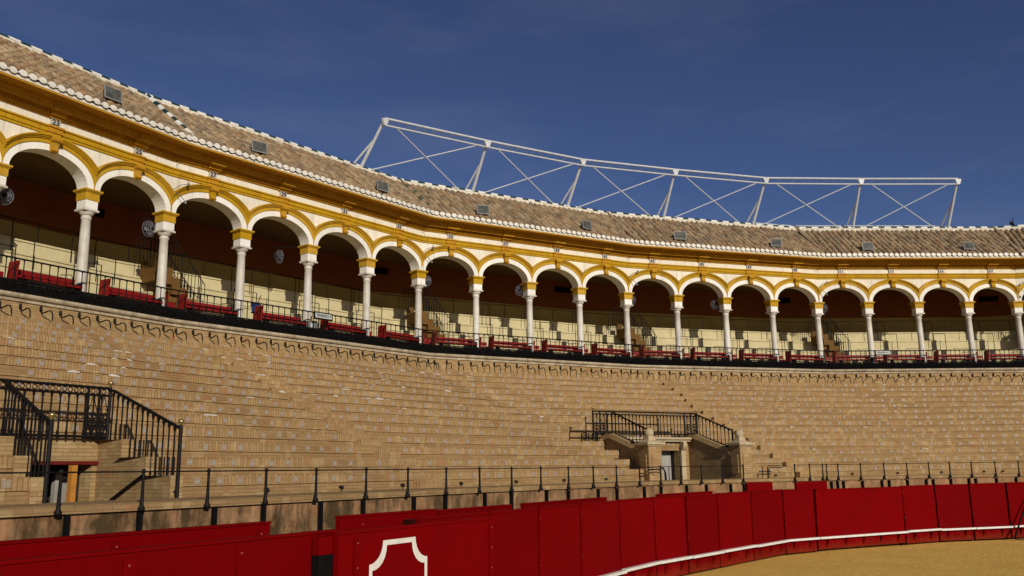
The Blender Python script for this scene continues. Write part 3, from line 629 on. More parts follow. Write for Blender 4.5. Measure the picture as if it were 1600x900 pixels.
def slope_rail(root, sx, j, d0, d1, zb0, zb1, h0, h1, post_base, step=0.15, brass=True, stepped=False, off=0.0):
    t3 = Vector((*TT[j], 0)) * off
    P = lambda k, z: pt(sx if j else rl(d0 + (d1 - d0) * k)[sx], d0 + (d1 - d0) * k, z, j) + t3
    zb = lambda k: zb0 + (zb1 - zb0) * k; zt = lambda k: zb(k) + h0 + (h1 - h0) * k
    m_ = MB(); m_.tube([P(0, zt(0)), P(.08, zt(.04)), P(1, zt(1))], 0.027); part('hand_rail', m_, 'iron', root)
    n = int((d1 - d0) / step)
    if stepped:
        m_ = MB(); ns_ = 4; pts = []
        for q in range(ns_):
            k0, k1 = q / ns_, (q + 1) / ns_; zz = zb(k0 + .5 / ns_)
            pts += [P(k0, zz), P(k1, zz)]
            m_.tube([P(k1 - .10, zz), P(k1, zz - .15)], 0.012, 4)
        m_.tube(pts, 0.024, 5); part('stepped_rail', m_, 'iron', root)
    else:
        m_ = MB(); m_.tube([P(0, zb(0) + .05), P(1, zb(1) + .05)], 0.024); part('bottom_rail', m_, 'iron', root)
    for q in range(1, n):
        k = q / n; m_ = MB(); zz = zb((math.floor(k * 4) + .5) / 4) if stepped else zb(k) + .02
        m_.tube([P(k, zz), P(k, zt(k))], 0.0145, 5); m_.lathe(P(k, zt(k) - .06), [(.012, -.05), (.028, .02), (.028, .05)], 6); m_.lathe(P(k, zz + .06), [(.012, -.04), (.028, 0), (.018, .04)], 6); part('baluster', m_, 'iron', root)
    m_ = MB(); m_.tube([P(1, post_base), P(1, zt(1) + .05)], 0.032, 8); fp = part('post', m_, 'iron', root)
    if brass:
        m_ = MB(); m_.lathe(P(1, zt(1) + .08), [(.008, -.04), (.03, -.03), (.025, -.005), (.048, .02), (.05, .04), (.03, .065), (.008, .07)], 10); part('finial', m_, 'brass', fp, True)
RL9 = rl(RD - .05); lw = (RL9[1] - RL9[0]) * bl
rt = thing('landing_railing', 'black wrought iron railing with scrollwork above the left stair entrance', 'railing', pt(midl, RD, 2.8, 0))
flat_rail(rt, RL9[0] - 0.75, RL9[1] + 0.03, RD + 0.09, 2.815, 3.70, 0, 0.15, 0.13, [((lw + .78 * bl) - 0.42, lw + .78 * bl)], [lw + .78 * bl])
rt = thing('stair_railing', 'black sloping stair railing on the right side of the left entrance', 'railing', pt(RECL[1], 10.5, 2, 0))
slope_rail(rt, 1, 0, RD + 0.05, D1 + 0.1, 2.70, 1.86, 0.98, 1.06, 1.80, 0.16, True, True, 0.10)
rt = thing('stair_railing', 'black sloping stair railing cut off by the left edge of the picture', 'railing', pt(RECL[0], 10.5, 2, 0))
slope_rail(rt, 0, 0, RD + 0.05, D1 + 0.1, 2.70, 1.86, 0.98, 1.06, 1.70, 0.16, True, True, -0.04)
rw = (RECR[1] - RECR[0]) * br
rt = thing('landing_railing', 'black wrought iron landing railing above the doorway between the ball-topped piers', 'railing', pt(midr, RD, 3.25, 2))
flat_rail(rt, RECR[0] - 0.27, RECR[1] + 0.16, RD + 0.02, 3.30, 4.08, 2, 0.145, 0.10, [(0, 0.55), (rw + .43 * br - .55, rw + .43 * br)], [0.0, rw + .43 * br])
for sx, off, lab in ((RECR[0], -0.14, 'black sloping stair railing left of the doorway, ending at the left ball-topped pier'), (RECR[1], 0.14, 'black sloping stair railing right of the doorway, ending at the right ball-topped pier')):
    rt = thing('stair_railing', lab, 'railing', pt(sx, 10.5, 2.8, 2))
    slope_rail(rt, sx, 2, RD + 0.1, D1 - 0.2, 3.32, 2.78, 0.76, 0.62, 2.75, 0.17, False, False, off)
# bar barrier beside the landing
bb = thing('bar_barrier', 'long black horizontal bar crossing in front of the landing railing', 'barrier', pt(6.9, 9.4, 3, 2))
m_ = MB(); m_.tube([pt(6.60, 9.5, 3.66, 2), pt(7.70, 9.5, 3.66, 2)], 0.022); part('bar', m_, 'iron', bb)
for s in (6.60, 7.70):
    m_ = MB(); m_.tube([pt(s, 9.5, 3.40 if s > 7 else 3.2, 2), pt(s, 9.5, 3.80, 2)], 0.02); m_.lathe(pt(s, 9.5, 3.83, 2), [(.01, -.04), (.04, 0), (.01, .04)], 8); part('post', m_, 'iron', bb)
# two low pipe handrails on the walkway in front of the piers
for s, off, lab in ((RECR[0] - 0.12, 0.0, 'small bent pipe handrail before the left ball-topped pier'), (RECR[1] + 0.40, 0.0, 'small bent pipe handrail right of the right ball-topped pier')):
    t_ = thing('pipe_handrail', lab, 'handrail', pt(s, 11.9, WALK, 2))
    sg = -1 if s < 7.5 else 1
    for dz, ddd in ((0, 0), (-0.06, 0.05)):
        m_ = MB(); o = pt(s, 11.9 + ddd, 0, 2); t3 = Vector((*TT[2], 0))
        if sg < 0: pl = [(-0.42, 2.24), (0.10, 2.26), (0.20, 2.22), (0.24, 2.12), (0.25, WALK)]
        else: pl = [(0.42, 2.24), (-0.12, 2.24), (-0.17, 2.18), (-0.18, WALK)]
        m_.tube([o + t3 * a + Vector((0, 0, z + (dz if z > WALK else 0))) for a, z in pl], 0.016, 6); part('pipe', m_, 'iron', t_)
    m_ = MB(); m_.tube([pt(s, 11.9, WALK, 2) + Vector((*TT[2], 0)) * (-.40 * -sg * -1), pt(s, 11.9, 2.24, 2) + Vector((*TT[2], 0)) * (-.40 * -sg * -1)], 0.014) ; part('post', m_, 'iron', t_)

# ------------------------------------------------------------------ railing along the parapet
posts = [-3.06, -2.64, -2.22, -1.79, -1.39, -.98, -.57, -.1, .35, .82, 1.28, 2.47, 2.85, 3.24, 3.62, 4.0, 4.41, 4.81, 6.95, 7.24, 7.55, 7.86]
posts2 = [8.68, 8.93, 9.15, 9.22, 9.42, 10.78, 11.13, 11.48, 11.82, 12.15, 12.5, 12.89, 13.28, 15.0, 15.4, 15.8]
def run_rail(root, ps):
    prev = None
    for s in ps:
        o = pt(s, 12.885, 1.755)
        m_ = MB(); m_.lathe(o, [(.046, 0), (.046, .03), (.028, .06), (.025, .10), (.018, .42), (.024, .45), (.017, .47)], 10); p_ = part('post', m_, 'iron', root, True)
        m_ = MB(); m_.lathe(o + Vector((0, 0, .50)), [(.006, -.034), (.023, -.024), (.032, 0), (.023, .024), (.006, .034)], 10); part('ring_head', m_, 'iron', p_, True)
    m_ = MB()
    pth = path(ps[0], ps[-1], 12.885)
    m_.tube([Vector((*q, 2.25)) for q in pth], 0.0115, 6); part('rail', m_, 'iron', root)
pr1 = thing('parapet_railing', 'low black post-and-rail fence on the parapet, from the left edge to the right pier', 'railing', pt(1, 12.8, 1.75)); run_rail(pr1, posts)
pr2 = thing('parapet_railing', 'low black post-and-rail fence on the parapet, right of the ball-topped piers', 'railing', pt(11, 12.8, 1.75)); run_rail(pr2, posts2)
for s in [-2.6, -2.16, -1.78, -1.32, -.97, -.5, -.1, .45, .84, 1.39, 2.49, 2.95, 3.26, 3.72, 4.03, 4.52, 4.84, 7.04, 7.32, 7.68, 7.88]:
    m_ = MB(); m_.bar(s, 12.80, -.029, .029, 0, .06, 0.02, 1.72 if s > 3 else 1.74); part('iron_strap', m_, 'iron_dark', pr1)
for s in [9.31, 9.42, 10.53, 10.81, 11.1, 11.21, 11.49, 11.78, 11.89, 12.17, 12.46, 12.57, 12.91, 13.24]:
    m_ = MB(); m_.bar(s, 12.80, -.029, .029, 0, .06, 0.02, 1.72); part('iron_strap', m_, 'iron_dark', pr2)

# ------------------------------------------------------------------ red barrier round the sand
DB, ZT = 16.24, 1.60
bar = thing('red_barrier', 'long red painted timber barrier with a white foot rail round the sand', 'barrier', pt(5, DB, 0))
BP = [(-1.25, 0), (-.62, 0), (-.09, 0), (.46, 0), (1.08, 0), (2.59, 1), (3.06, 1), (3.58, 1), (4.21, 1), (4.89, 1), (7.55, 2), (8.88, 2), (10.70, 3), (11.18, 3), (11.70, 3), (12.25, 3), (14.9, 4), (15.5, 4), (16.1, 4)]
for k in range(len(BP) - 1):
    (a, ja), (b, jb) = BP[k], BP[k + 1]
    pa, pb = plan(a, DB, ja), plan(b, DB, jb)
    tv = (pb - pa).normalized(); nv = Vector((tv.y, -tv.x)); t3 = Vector((*tv, 0)); n3 = Vector((*nv, 0)); L = (pb - pa).length
    A = Vector((pa.x, pa.y, 0)); gate = (ja == 2 and a < 8)
    ztop = ZT - (0.03 if gate else 0.0) + rnd.uniform(-.012, .012); lean = rnd.uniform(-.012, .012) + (0.03 if gate else 0)
    P = lambda x, y, z: A + t3 * x + n3 * (y + lean * z) + Vector((0, 0, z))
    def bx(m_, x0, x1, y0, y1, z0, z1): m_.box8([P(x0, y0, z0), P(x1, y0, z0), P(x1, y1, z0), P(x0, y1, z0), P(x0, y0, z1), P(x1, y0, z1), P(x1, y1, z1), P(x0, y1, z1)])
    m_ = MB(); bx(m_, 0.036, L - 0.036, -0.035, 0.035, 0.03 if not gate else 0.06, ztop); pn = part('panel', m_, 'barrier_red', bar)
    m_ = MB(); bx(m_, 0.036, L - 0.036, -0.05, 0.05, ztop, ztop + 0.03); part('top_board', m_, 'barrier_red', pn)
    m_ = MB(); bx(m_, -0.075, 0.075, -0.16, -0.04, 0.0, ztop + 0.01); po = part('post', m_, 'joint_dark', bar)
    m_ = MB()
    for zz in (1.45, 0.75): m_.lathe(P(0.06, 0.036, zz), [(.008, 0), (.008, .006), (.003, .009)], 6, (t3, Vector((0, 0, 1)), n3))
    part('bolt', m_, 'bolt_red', po)
    m_ = MB(); zf = rnd.uniform(-.012, .012); bx(m_, 0.012, L - 0.012, 0.045, 0.155, 0.335 + zf, 0.385 + zf); part('foot_rail', m_, 'paint_white', bar)
    nb = max(2, int(L / 0.62))
    for q in range(nb):
        x = L * (q + 0.5) / nb; m_ = MB()
        m_.poly([P(x - .03, .036, .10), P(x - .03, .036, .333), P(x - .03, .15, .333)]); m_.poly([P(x + .03, .036, .10), P(x + .03, .036, .333), P(x + .03, .15, .333)])
        m_.quad(P(x - .03, .036, .10), P(x + .03, .036, .10), P(x + .03, .15, .333), P(x - .03, .15, .333)); m_.quad(P(x - .03, .036, .333), P(x + .03, .036, .333), P(x + .03, .15, .333), P(x - .03, .15, .333)); m_.quad(P(x - .03, .036, .10), P(x + .03, .036, .10), P(x + .03, .036, .333), P(x - .03, .036, .333))
        part('bracket', m_, 'barrier_red', bar)
def shield(name, label, s0, s1, d, ztop, j0, j1, cat='barrier', posts_=(), group=None):
    t_ = thing(name, label, cat, pt((s0 + s1) / 2, d, 0), group)
    m_ = MB(); m_.sweep([(d - .035, 0.03), (d + .035, 0.03), (d + .035, ztop), (d - .035, ztop)], s0, s1, True, True, j0, j1); part('panel', m_, 'barrier_red', t_)
    m_ = MB(); m_.sweep([(d - .05, ztop + .003), (d + .05, ztop + .003), (d + .05, ztop + .03), (d - .05, ztop + .03)], s0, s1, True, True, j0, j1); part('top_board', m_, 'barrier_red', t_)
    for s in posts_:
        m_ = MB(); m_.bar(s, d, -.05, .05, .036, .06, 0.0, ztop - .05, j0 if s < 2 else None); po = part('post', m_, 'barrier_red', t_)
        m_ = MB()
        for zz in (ztop - .10, ztop - .35, ztop - .6): m_.bar(s, d, -.008, .008, .06, .066, zz - .008, zz + .008, j0 if s < 2 else None)
        part('bolt', m_, 'bolt_red', po)
    return t_
shield('barrier_section', 'near red barrier section at the lower left corner, ending at a dark slot', -4.2, -1.965, 16.60, 1.58, 0, 0, 'barrier', (-3.6, -2.91, -2.47, -1.99))
sh = shield('bull_shield', 'red shelter board carrying a white outlined panel with scooped corners', -2.05, -0.93, 16.80, 1.57, 0, 0, 'shelter board', (-1.95, -0.96))
m_ = MB(); m_.bar(-2.05, 16.80, -.20, .03, -.14, -.05, 0.0, 1.38, 0); part('slot_shade', m_, 'iron_dark', sh)  # added black board: the shade inside the open slot, built as a solid
m_ = MB(); m_.bar(-2.05, 16.80, -.20, .03, -.14, -.05, 1.382, 1.56, 0); part('end_board', m_, 'barrier_red', sh)
# emblem: white line with scooped corners
EM = []
cx, hw_, zt_, zb_, sc_ = -1.675, 0.535, 1.465, 0.42, 0.235
def corner(x, z, sx, sz, r=sc_ , n=7): return [(x - sx * r * math.cos(th), z - sz * r * math.sin(th)) for th in [math.pi / 2 * q / (n - 1) for q in range(n)]]
def outline(ins):
    hx, zt2, zb2, r = hw_ - ins, zt_ - ins, zb_ + ins, sc_ + ins * 0.25
    o = []
    o += [(hx - r * math.cos(t), zt2 - r * math.sin(t)) for t in [math.pi / 2 * q / 6 for q in range(7)]]
    o += [(hx - r * math.sin(t), zb2 + r * math.cos(t)) for t in [math.pi / 2 * q / 6 for q in range(7)]]
    o += [(-hx + r * math.cos(t), zb2 + r * math.sin(t)) for t in [math.pi / 2 * q / 6 for q in range(7)]]
    o += [(-hx + r * math.sin(t), zt2 - r * math.cos(t)) for t in [math.pi / 2 * q / 6 for q in range(7)]]
    return o
oo, ii = outline(0), outline(0.054)
m_ = MB(); o = plan(cx, 16.80 + .041, 0)
P = lambda a, z: Vector((*(o + TT[0] * a), z))
for k in range(len(oo)): m_.quad(P(*oo[k]), P(*oo[(k + 1) % len(oo)]), P(*ii[(k + 1) % len(ii)]), P(*ii[k]))
part('white_emblem', m_, 'paint_white', sh)
SHL = [(-3.6, -1.81, 0, 0, 1.62, 'red alley shelter board behind the near barrier at the far left', (-2.57, -1.87)),
       (-1.36, -0.56, 0, 0, 1.62, 'red alley shelter board just behind the white-emblem board', (-1.2, -.60)),
       (-0.53, 0.27, 0, 0, 1.60, 'red alley shelter board showing over the barrier right of the emblem board', (.22,)),
       (0.43, 2.55, 0, 1, 1.60, 'long red alley shelter board showing over the barrier below the middle steps', ()),
       (3.3, 4.25, 1, 1, 1.60, 'red alley shelter board showing over the barrier left of the ball-topped piers', ()),
       (7.05, 7.40, 2, 2, 1.78, 'dark red alley board right of the second ball-topped pier', ()),
       (7.74, 8.20, 2, 2, 1.76, 'red alley board before the gap in the parapet railing', ())]
for a, b, j0, j1, zt2, lab, pp in SHL: shield('alley_shelter', lab, a, b, 15.2, zt2, j0, j1, 'shelter board', pp, 'shelter boards in the alley')
# dark slanted bar against the barrier, far right; curved dark line on the sand
pl = thing('slanted_bar', 'thin dark slanted bar against the red barrier at the right edge', 'pole', pt(11.78, 17.1, 0, 3))
m_ = MB(); m_.tube([pt(11.60, 16.62, 0.03, 3), pt(12.08, 16.32, 1.62, 3)], 0.028, 8, r1=0.02); part('shaft', m_, 'iron_dark', pl)
m_ = MB(); m_.tube([pt(11.60 + .07 * q, 16.66 + .10 * math.sin(q * .7) + .03 * q, 0.012, 3) for q in range(10)], 0.012, 5); part('sand_line', m_, 'iron_dark', pl)

# ------------------------------------------------------------------ upper gallery: floor, seats, back wall, ceiling
gal = thing('upper_gallery', 'cream stepped gallery with a dark brown back wall behind the arcade', 'gallery', pt(8, -2, 7))
m_ = MB(); m_.sweep([(0.66, 6.905), (0.66, 7.05), (-1.06, 7.05)], S0, S1); part('floor', m_, 'ledge_stone', gal)
GD, GZ = [-1.06, -1.58, -2.10, -2.62], [7.58, 8.14, 8.70, 9.24]
zb = 7.05
for k in range(4):
    dn = GD[k + 1] if k < 3 else -5.2
    m_ = MB(); m_.sweep([(GD[k], zb), (GD[k], GZ[k] - .06), (GD[k] + .04, GZ[k] - .06), (GD[k] + .04, GZ[k]), (dn, GZ[k])], S0, S1); part('seat_step', m_, 'cream_seat', gal); zb = GZ[k]
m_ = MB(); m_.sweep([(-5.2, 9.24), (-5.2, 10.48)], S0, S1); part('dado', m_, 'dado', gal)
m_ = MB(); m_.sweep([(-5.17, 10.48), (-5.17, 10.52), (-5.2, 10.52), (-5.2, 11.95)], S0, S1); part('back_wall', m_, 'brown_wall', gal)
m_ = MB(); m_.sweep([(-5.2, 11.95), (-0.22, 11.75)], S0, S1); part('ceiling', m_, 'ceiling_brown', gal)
# small bolts and vents on the seat risers, dark plates on the back wall
for s in (1.67, 5.74, 9.59, 13.69, 17.66):
    t_ = thing('wall_plate', 'dark notice plate on the brown back wall in the %s arch from the left' % ORD[int(s)], 'plate', pt(s, -5.2, 11.4), 'dark plates on the gallery wall')
    m_ = MB(); m_.bar(s + .35, -5.2, -.50, .50, 0.004, .05, 11.35, 11.60); part('board', m_, 'iron_dark', t_)
    m_ = MB(); m_.bar(s + .35, -5.2, -.54, .54, .004, .07, 11.60, 11.64); part('top_edge', m_, 'iron', t_)

# ------------------------------------------------------------------ arcade
arc = thing('arcade', 'white and ochre arcade of round arches on marble columns', 'arcade', pt(8, 0, 7))
WF, WB = 0.22, -0.22
ZS = 10.39; RISE = 0.745
def local(j, s, a, d, z):
    q = CP[j] + TT[j] * ((s - SS[j]) * BAY[j] + a) + NN[j] * d; return Vector((q.x, q.y, z))
BAYS = [s for s in range(-4, 24)]
ring_cache = {}
def arch_curves(half, n=22):
    a = half - 0.20; res = {0.0: [], 0.20: [], 0.32: [], 0.355: [], 0.39: [], 0.43: []}
    for off in res:
        raw = []
        for k in range(n + 1):
            th = math.pi * (1 - k / n)
            x, z = a * math.cos(th), RISE * math.sin(th)
            nx, nz = math.cos(th) / a, math.sin(th) / RISE; ln = math.hypot(nx, nz)
            raw.append((x + off * nx / ln, z + off * nz / ln))
        # clip at the bay edges
        zc = 0.0
        for (x0, z0), (x1, z1) in zip(raw[:n // 2], raw[1:n // 2 + 1]):
            if x0 < -half <= x1: zc = z0 + (z1 - z0) * (-half - x0) / (x1 - x0)
        res[off] = [(max(-half, min(half, x)), max(z, zc) if abs(x) >= half else z) for x, z in raw]
    return res
for s in BAYS:
    j = facet(s + 0.5); half = BAY[j] / 2; C = arch_curves(half); n = len(C[0.0]) - 1
    sm = s + 0.5
    Lc = lambda a, d, z: local(j, sm, a, d, z)
    ZTOP = 11.86
    m_ = MB()
    cin = C[0.0]
    for k in range(n):                              # front and back spandrel, soffit
        (x0, z0), (x1, z1) = cin[k], cin[k + 1]
        t0, t1 = -half + 2 * half * k / n, -half + 2 * half * (k + 1) / n
        for d in (WF, WB): m_.quad(Lc(x0, d, ZS + z0), Lc(x1, d, ZS + z1), Lc(t1, d, ZTOP), Lc(t0, d, ZTOP))
    for d in (WF, WB):
        m_.poly([Lc(-half, d, ZS), Lc(cin[0][0], d, ZS), Lc(-half, d, ZTOP)]); m_.poly([Lc(half, d, ZS), Lc(cin[-1][0], d, ZS), Lc(half, d, ZTOP)])
    bay = part('arch_wall', m_, 'white_plaster', arc)
    m_ = MB()
    for k in range(n):
        (x0, z0), (x1, z1) = cin[k], cin[k + 1]
        m_.quad(Lc(x0, WF + .03, ZS + z0), Lc(x1, WF + .03, ZS + z1), Lc(x1, WB - .03, ZS + z1), Lc(x0, WB - .03, ZS + z0))
        (y0, w0), (y1, w1) = C[0.20][k], C[0.20][k + 1]
        m_.quad(Lc(x0, WF + .03, ZS + z0), Lc(x1, WF + .03, ZS + z1), Lc(y1, WF + .03, ZS + w1), Lc(y0, WF + .03, ZS + w0))
        m_.quad(Lc(y0, WF, ZS + w0), Lc(y1, WF, ZS + w1), Lc(y1, WF + .03, ZS + w1), Lc(y0, WF + .03, ZS + w0))
        m_.quad(Lc(x0, WB - .03, ZS + z0), Lc(x1, WB - .03, ZS + z1), Lc(y1, WB - .03, ZS + w1), Lc(y0, WB - .03, ZS + w0))
    part('white_ring', m_, 'ring_white', bay)
    m_ = MB()
    for k in range(n):
        prv = 0.20; pd = WF + .031
        for off, dep in ((0.32, .06), (0.355, .10), (0.39, .135), (0.43, .17)):
            a0, a1 = C[prv][k], C[prv][k + 1]; b0, b1 = C[off][k], C[off][k + 1]; F = WF + dep
            m_.quad(Lc(a0[0], pd, ZS + a0[1]), Lc(a1[0], pd, ZS + a1[1]), Lc(a1[0], F, ZS + a1[1]), Lc(a0[0], F, ZS + a0[1]))
            m_.quad(Lc(a0[0], F, ZS + a0[1]), Lc(a1[0], F, ZS + a1[1]), Lc(b1[0], F, ZS + b1[1]), Lc(b0[0], F, ZS + b0[1]))
            prv, pd = off, F
        c0, c1 = C[0.43][k], C[0.43][k + 1]
        m_.quad(Lc(c0[0], pd, ZS + c0[1]), Lc(c1[0], pd, ZS + c1[1]), Lc(c1[0], WF, ZS + c1[1]), Lc(c0[0], WF, ZS + c0[1]))
    part('archivolt', m_, 'ochre', bay)
    # keystone: scrolled console
    m_ = MB(); zk = ZS + RISE
    pr = [(WF + .02, zk - .05), (WF + .13, zk - .05), (WF + .17, zk + .02), (WF + .14, zk + .09), (WF + .17, zk + .17), (WF + .22, zk + .26), (WF + .225, zk + .34), (WF + .17, zk + .39), (WF + .02, zk + .39)]
    wd = lambda z: 0.075 + 0.055 * (z - zk + .05) / .5
    for sg in (-1, 1): m_.poly([Lc(sg * wd(z), d, z) for d, z in pr])
    for k in range(len(pr)):
        (d0, z0), (d1, z1) = pr[k], pr[(k + 1) % len(pr)]
        m_.quad(Lc(-wd(z0), d0, z0), Lc(wd(z0), d0, z0), Lc(wd(z1), d1, z1), Lc(-wd(z1), d1, z1))
    ks = part('keystone', m_, 'ochre', bay)
    t3 = Vector((*TT[j], 0)); n3 = Vector((*NN[j], 0)); m_ = MB()
    m_.lathe(Lc(0, WF + .20, zk + .30), [(.01, -.145), (.075, -.14), (.075, .14), (.01, .145)], 10, (n3, Vector((0, 0, 1)), t3)); m_.lathe(Lc(0, WF + .14, zk + .02), [(.01, -.10), (.055, -.095), (.055, .095), (.01, .10)], 10, (n3, Vector((0, 0, 1)), t3)); part('scroll', m_, 'ochre_cornice', ks)
    # ressaut over the keystone: the mouldings break forward, with the number plate in the frieze
    m_ = MB(); q = 0.07
    for a0, a1, d1, z0, z1 in ((-.20, .20, .30, 11.59, 11.66), (-.22, .22, .335, 11.66, 11.795), (-.24, .24, .375, 11.795, 11.853), (-.20, .20, .33, 12.08, 12.137), (-.23, .23, .43, 12.137, 12.24), (-.27, .27, .635, 12.24, 12.375), (-.27, .27, .665, 12.375, 12.445)):
        m_.bar(sm, 0, a0, a1, WF - .02, d1, z0, z1, j)
    part('ressaut', m_, 'ochre_cornice', bay)
    if -1 <= s <= 20:
        m_ = MB(); m_.bar(sm, 0, -.135, .135, .236, .30, 11.852, 12.08, j); npl = part('number_plate', m_, 'plate_white', arc)
        me = text_mesh(str(23 + 2 * s), 0.225, 0.004, 'ink')
        M = frame_mw(sm, 0.305, 11.967, j) @ Matrix.Rotation(R(90), 4, 'X')
        link('numeral', me, npl, M)
# entablature mouldings, continuous round the ring
m_ = MB(); m_.sweep([(.22, 11.585), (.26, 11.585), (.26, 11.66), (.29, 11.66), (.29, 11.79), (.33, 11.80), (.33, 11.848), (.22, 11.85)], S0, S1); part('architrave', m_, 'ochre', arc)
m_ = MB(); m_.sweep([(.235, 11.849), (.235, 12.085)], S0, S1); part('frieze', m_, 'white_plaster', arc)
m_ = MB(); m_.sweep([(.235, 12.085), (.28, 12.085), (.30, 12.11), (.30, 12.135), (.34, 12.14), (.34, 12.225), (.37, 12.235), (.37, 12.27), (.56, 12.28), (.56, 12.25), (.59, 12.25), (.59, 12.36), (.62, 12.39), (.62, 12.44), (1.01, 12.455), (1.01, 12.445), (1.08, 12.445), (1.08, 12.50)], S0, S1); part('cornice', m_, 'ochre_cornice', arc)
m_ = MB(); m_.sweep([(1.082, 12.495), (1.095, 12.495), (1.095, 12.575), (.80, 12.76)], S0, S1); part('eave_band', m_, 'mortar_white', arc)
m_ = MB()
for j in range(NF):
    lo, hi = srange(j, .34); a = max(lo, -1.5) + .02
    while a < min(hi, 20):
        m_.bar(a, 0, 0, .045, .335, .395, 12.15, 12.215, j); a += 0.085 / BAY[j]
tag(part('dentils', m_, 'ochre_cornice', arc), 'fine row of ochre dentils under the cornice', None, None, 'stuff')
# columns
cm = {}
def colmesh():
    sh_ = MB(); sh_.lathe((0, 0, 0), [(.150, 7.22), (.150, 7.27), (.143, 7.30), (.145, 8.1), (.138, 9.0), (.128, 9.52), (.150, 9.54), (.150, 9.58), (.128, 9.60), (.128, 9.66)], 20)
    cp = MB()
    def ring(r0, z0, r1, z1):
        lo = [Vector((x * r0, y * r0, z0)) for x, y in ((-1, -1), (1, -1), (1, 1), (-1, 1))]; hi = [Vector((x * r1, y * r1, z1)) for x, y in ((-1, -1), (1, -1), (1, 1), (-1, 1))]
        cp.box8(lo + hi)
    cp.lathe((0, 0, 0), [(.13, 9.64), (.17, 9.66), (.215, 9.735), (.24, 9.76)], 20); ring(.235, 9.755, .24, 9.80); ring(.225, 9.80, .20, 9.83)
    wb = MB()
    b_ = lambda m_, r0, z0, r1, z1: m_.box8([Vector((x * r0, y * r0, z0)) for x, y in ((-1, -1), (1, -1), (1, 1), (-1, 1))] + [Vector((x * r1, y * r1, z1)) for x, y in ((-1, -1), (1, -1), (1, 1), (-1, 1))])
    b_(wb, .198, 9.832, .20, 10.07)
    yb = MB(); b_(yb, .222, 10.07, .222, 10.29); b_(yb, .235, 10.29, .275, 10.335); b_(yb, .29, 10.335, .29, 10.388)
    bs = MB(); b_(bs, .21, 7.05, .21, 7.14); bs.lathe((0, 0, 0), [(.20, 7.14), (.21, 7.16), (.20, 7.19), (.165, 7.21), (.165, 7.23)], 20)
    return [('shaft', sh_.mesh('shaft', 'marble', True)), ('capital', cp.mesh('capital', 'marble')), ('white_block', wb.mesh('white_block', 'ring_white')), ('impost', yb.mesh('impost', 'ochre')), ('base', bs.mesh('base', 'marble'))]
CM = colmesh()
for s in range(-4, 25):
    j = facet(s); M = frame_mw(s, 0, 0, j)
    if s in SS[1:-1]:                               # corner columns face along the bisector
        a = (NN[facet(s)] + NN[facet(s) - 1]).normalized(); t = Vector((-a.y, a.x))
        q = CP[SS.index(s)]; M = Matrix(((t.x, -a.x, 0, q.x), (t.y, -a.y, 0, q.y), (0, 0, 1, 0), (0, 0, 0, 1)))
    sh_ = link('column', CM[0][1], arc, M)
    for nm, me in CM[1:]: link(nm, me, sh_, M)

# ------------------------------------------------------------------ gallery front railing with its dense iron skirt
gr = thing('gallery_railing', 'long black iron railing with a dense skirt along the gallery front', 'railing', pt(8, .5, 7))
m_ = MB(); m_.tube([Vector((*q, 7.84)) for q in path(S0, S1, .60)], 0.024, 6); part('top_rail', m_, 'iron', gr)
m_ = MB(); m_.tube([Vector((*q, 7.26)) for q in path(S0, S1, .60)], 0.02, 6); part('bottom_rail', m_, 'iron', gr)
s = -0.9; k = 0
bm_ = MB(); bm_.tube([Vector((0, 0, -.60)), Vector((0, 0, 0))], 0.015, 5); bm_.lathe((0, 0, -.03), [(.010, -.04), (.032, .01), (.034, .03)], 6); bmesh_ = bm_.mesh('baluster', 'iron')
while s < 19.2:
    j = facet(s); lo, hi = srange(j, .6)
    if lo < s < hi: link('baluster', bmesh_, gr, frame_mw(s, .60, 7.84, j))
    s += 0.088
m_ = MB()
for j in range(NF):
    lo, hi = srange(j, .75); a = max(lo, -1.5)
    while a < min(hi, 20):
        m_.bar(a, 0, -.012, .012, .72, .755, 6.90, 7.22 + rnd.uniform(-.05, .03), j)
        if rnd.random() < .8: m_.lathe(local(j, a, 0, .76 + rnd.random() * .03, 6.94 + rnd.random() * .27), [(.006, -.04), (.03, 0), (.006, .04)], 5)
        a += 0.052 / BAY[j]
for z in (6.93, 7.08, 7.19): m_.tube([Vector((*q, z)) for q in path(S0, S1, .735)], 0.02, 5)
tag(part('iron_skirt', m_, 'iron_dark', gr), 'dense black iron fringe at the foot of the railing', None, None, 'stuff')
m_ = MB(); m_.sweep([(.695, 6.90), (.71, 6.90), (.71, 7.17), (.695, 7.17)], S0, S1, True); part('kick_plate', m_, 'iron_dark', gr)

# ------------------------------------------------------------------ gallery furniture, arch by arch
def bench(s, d, lab, grp, z0=7.05, length=1.92):
    t_ = thing('red_bench', lab, 'bench', pt(s, d, z0), grp); j = facet(s)
    m_ = MB(); o = plan(s, d, j)
    P = lambda a, dd, z: Vector((*(o + TT[j] * a + NN[j] * dd), z))
    m_.box8([P(-.09, -.20, z0), P(-.05, -.20, z0), P(-.05, .20, z0), P(-.09, .20, z0), P(-.02, -.22, z0 + .80), P(.02, -.22, z0 + .80), P(.02, .22, z0 + .80), P(-.02, .22, z0 + .80)]); part('end_panel', m_, 'bench_red', t_)
    m_ = MB(); m_.bar(s, d, .02, length, -.20, .16, z0 + .36, z0 + .42, j); part('seat', m_, 'bench_red', t_)
    m_ = MB(); m_.bar(s, d, .02, length, -.25, -.21, z0 + .50, z0 + .65, j); part('backrest', m_, 'bench_red', t_)
    for a in (.30, length - .28, length - .05):
        m_ = MB(); m_.bar(s, d, a, a + .05, -.208, .13, z0, z0 + .36 if a < 1 else z0 + .50, j); part('leg', m_, 'iron', t_)
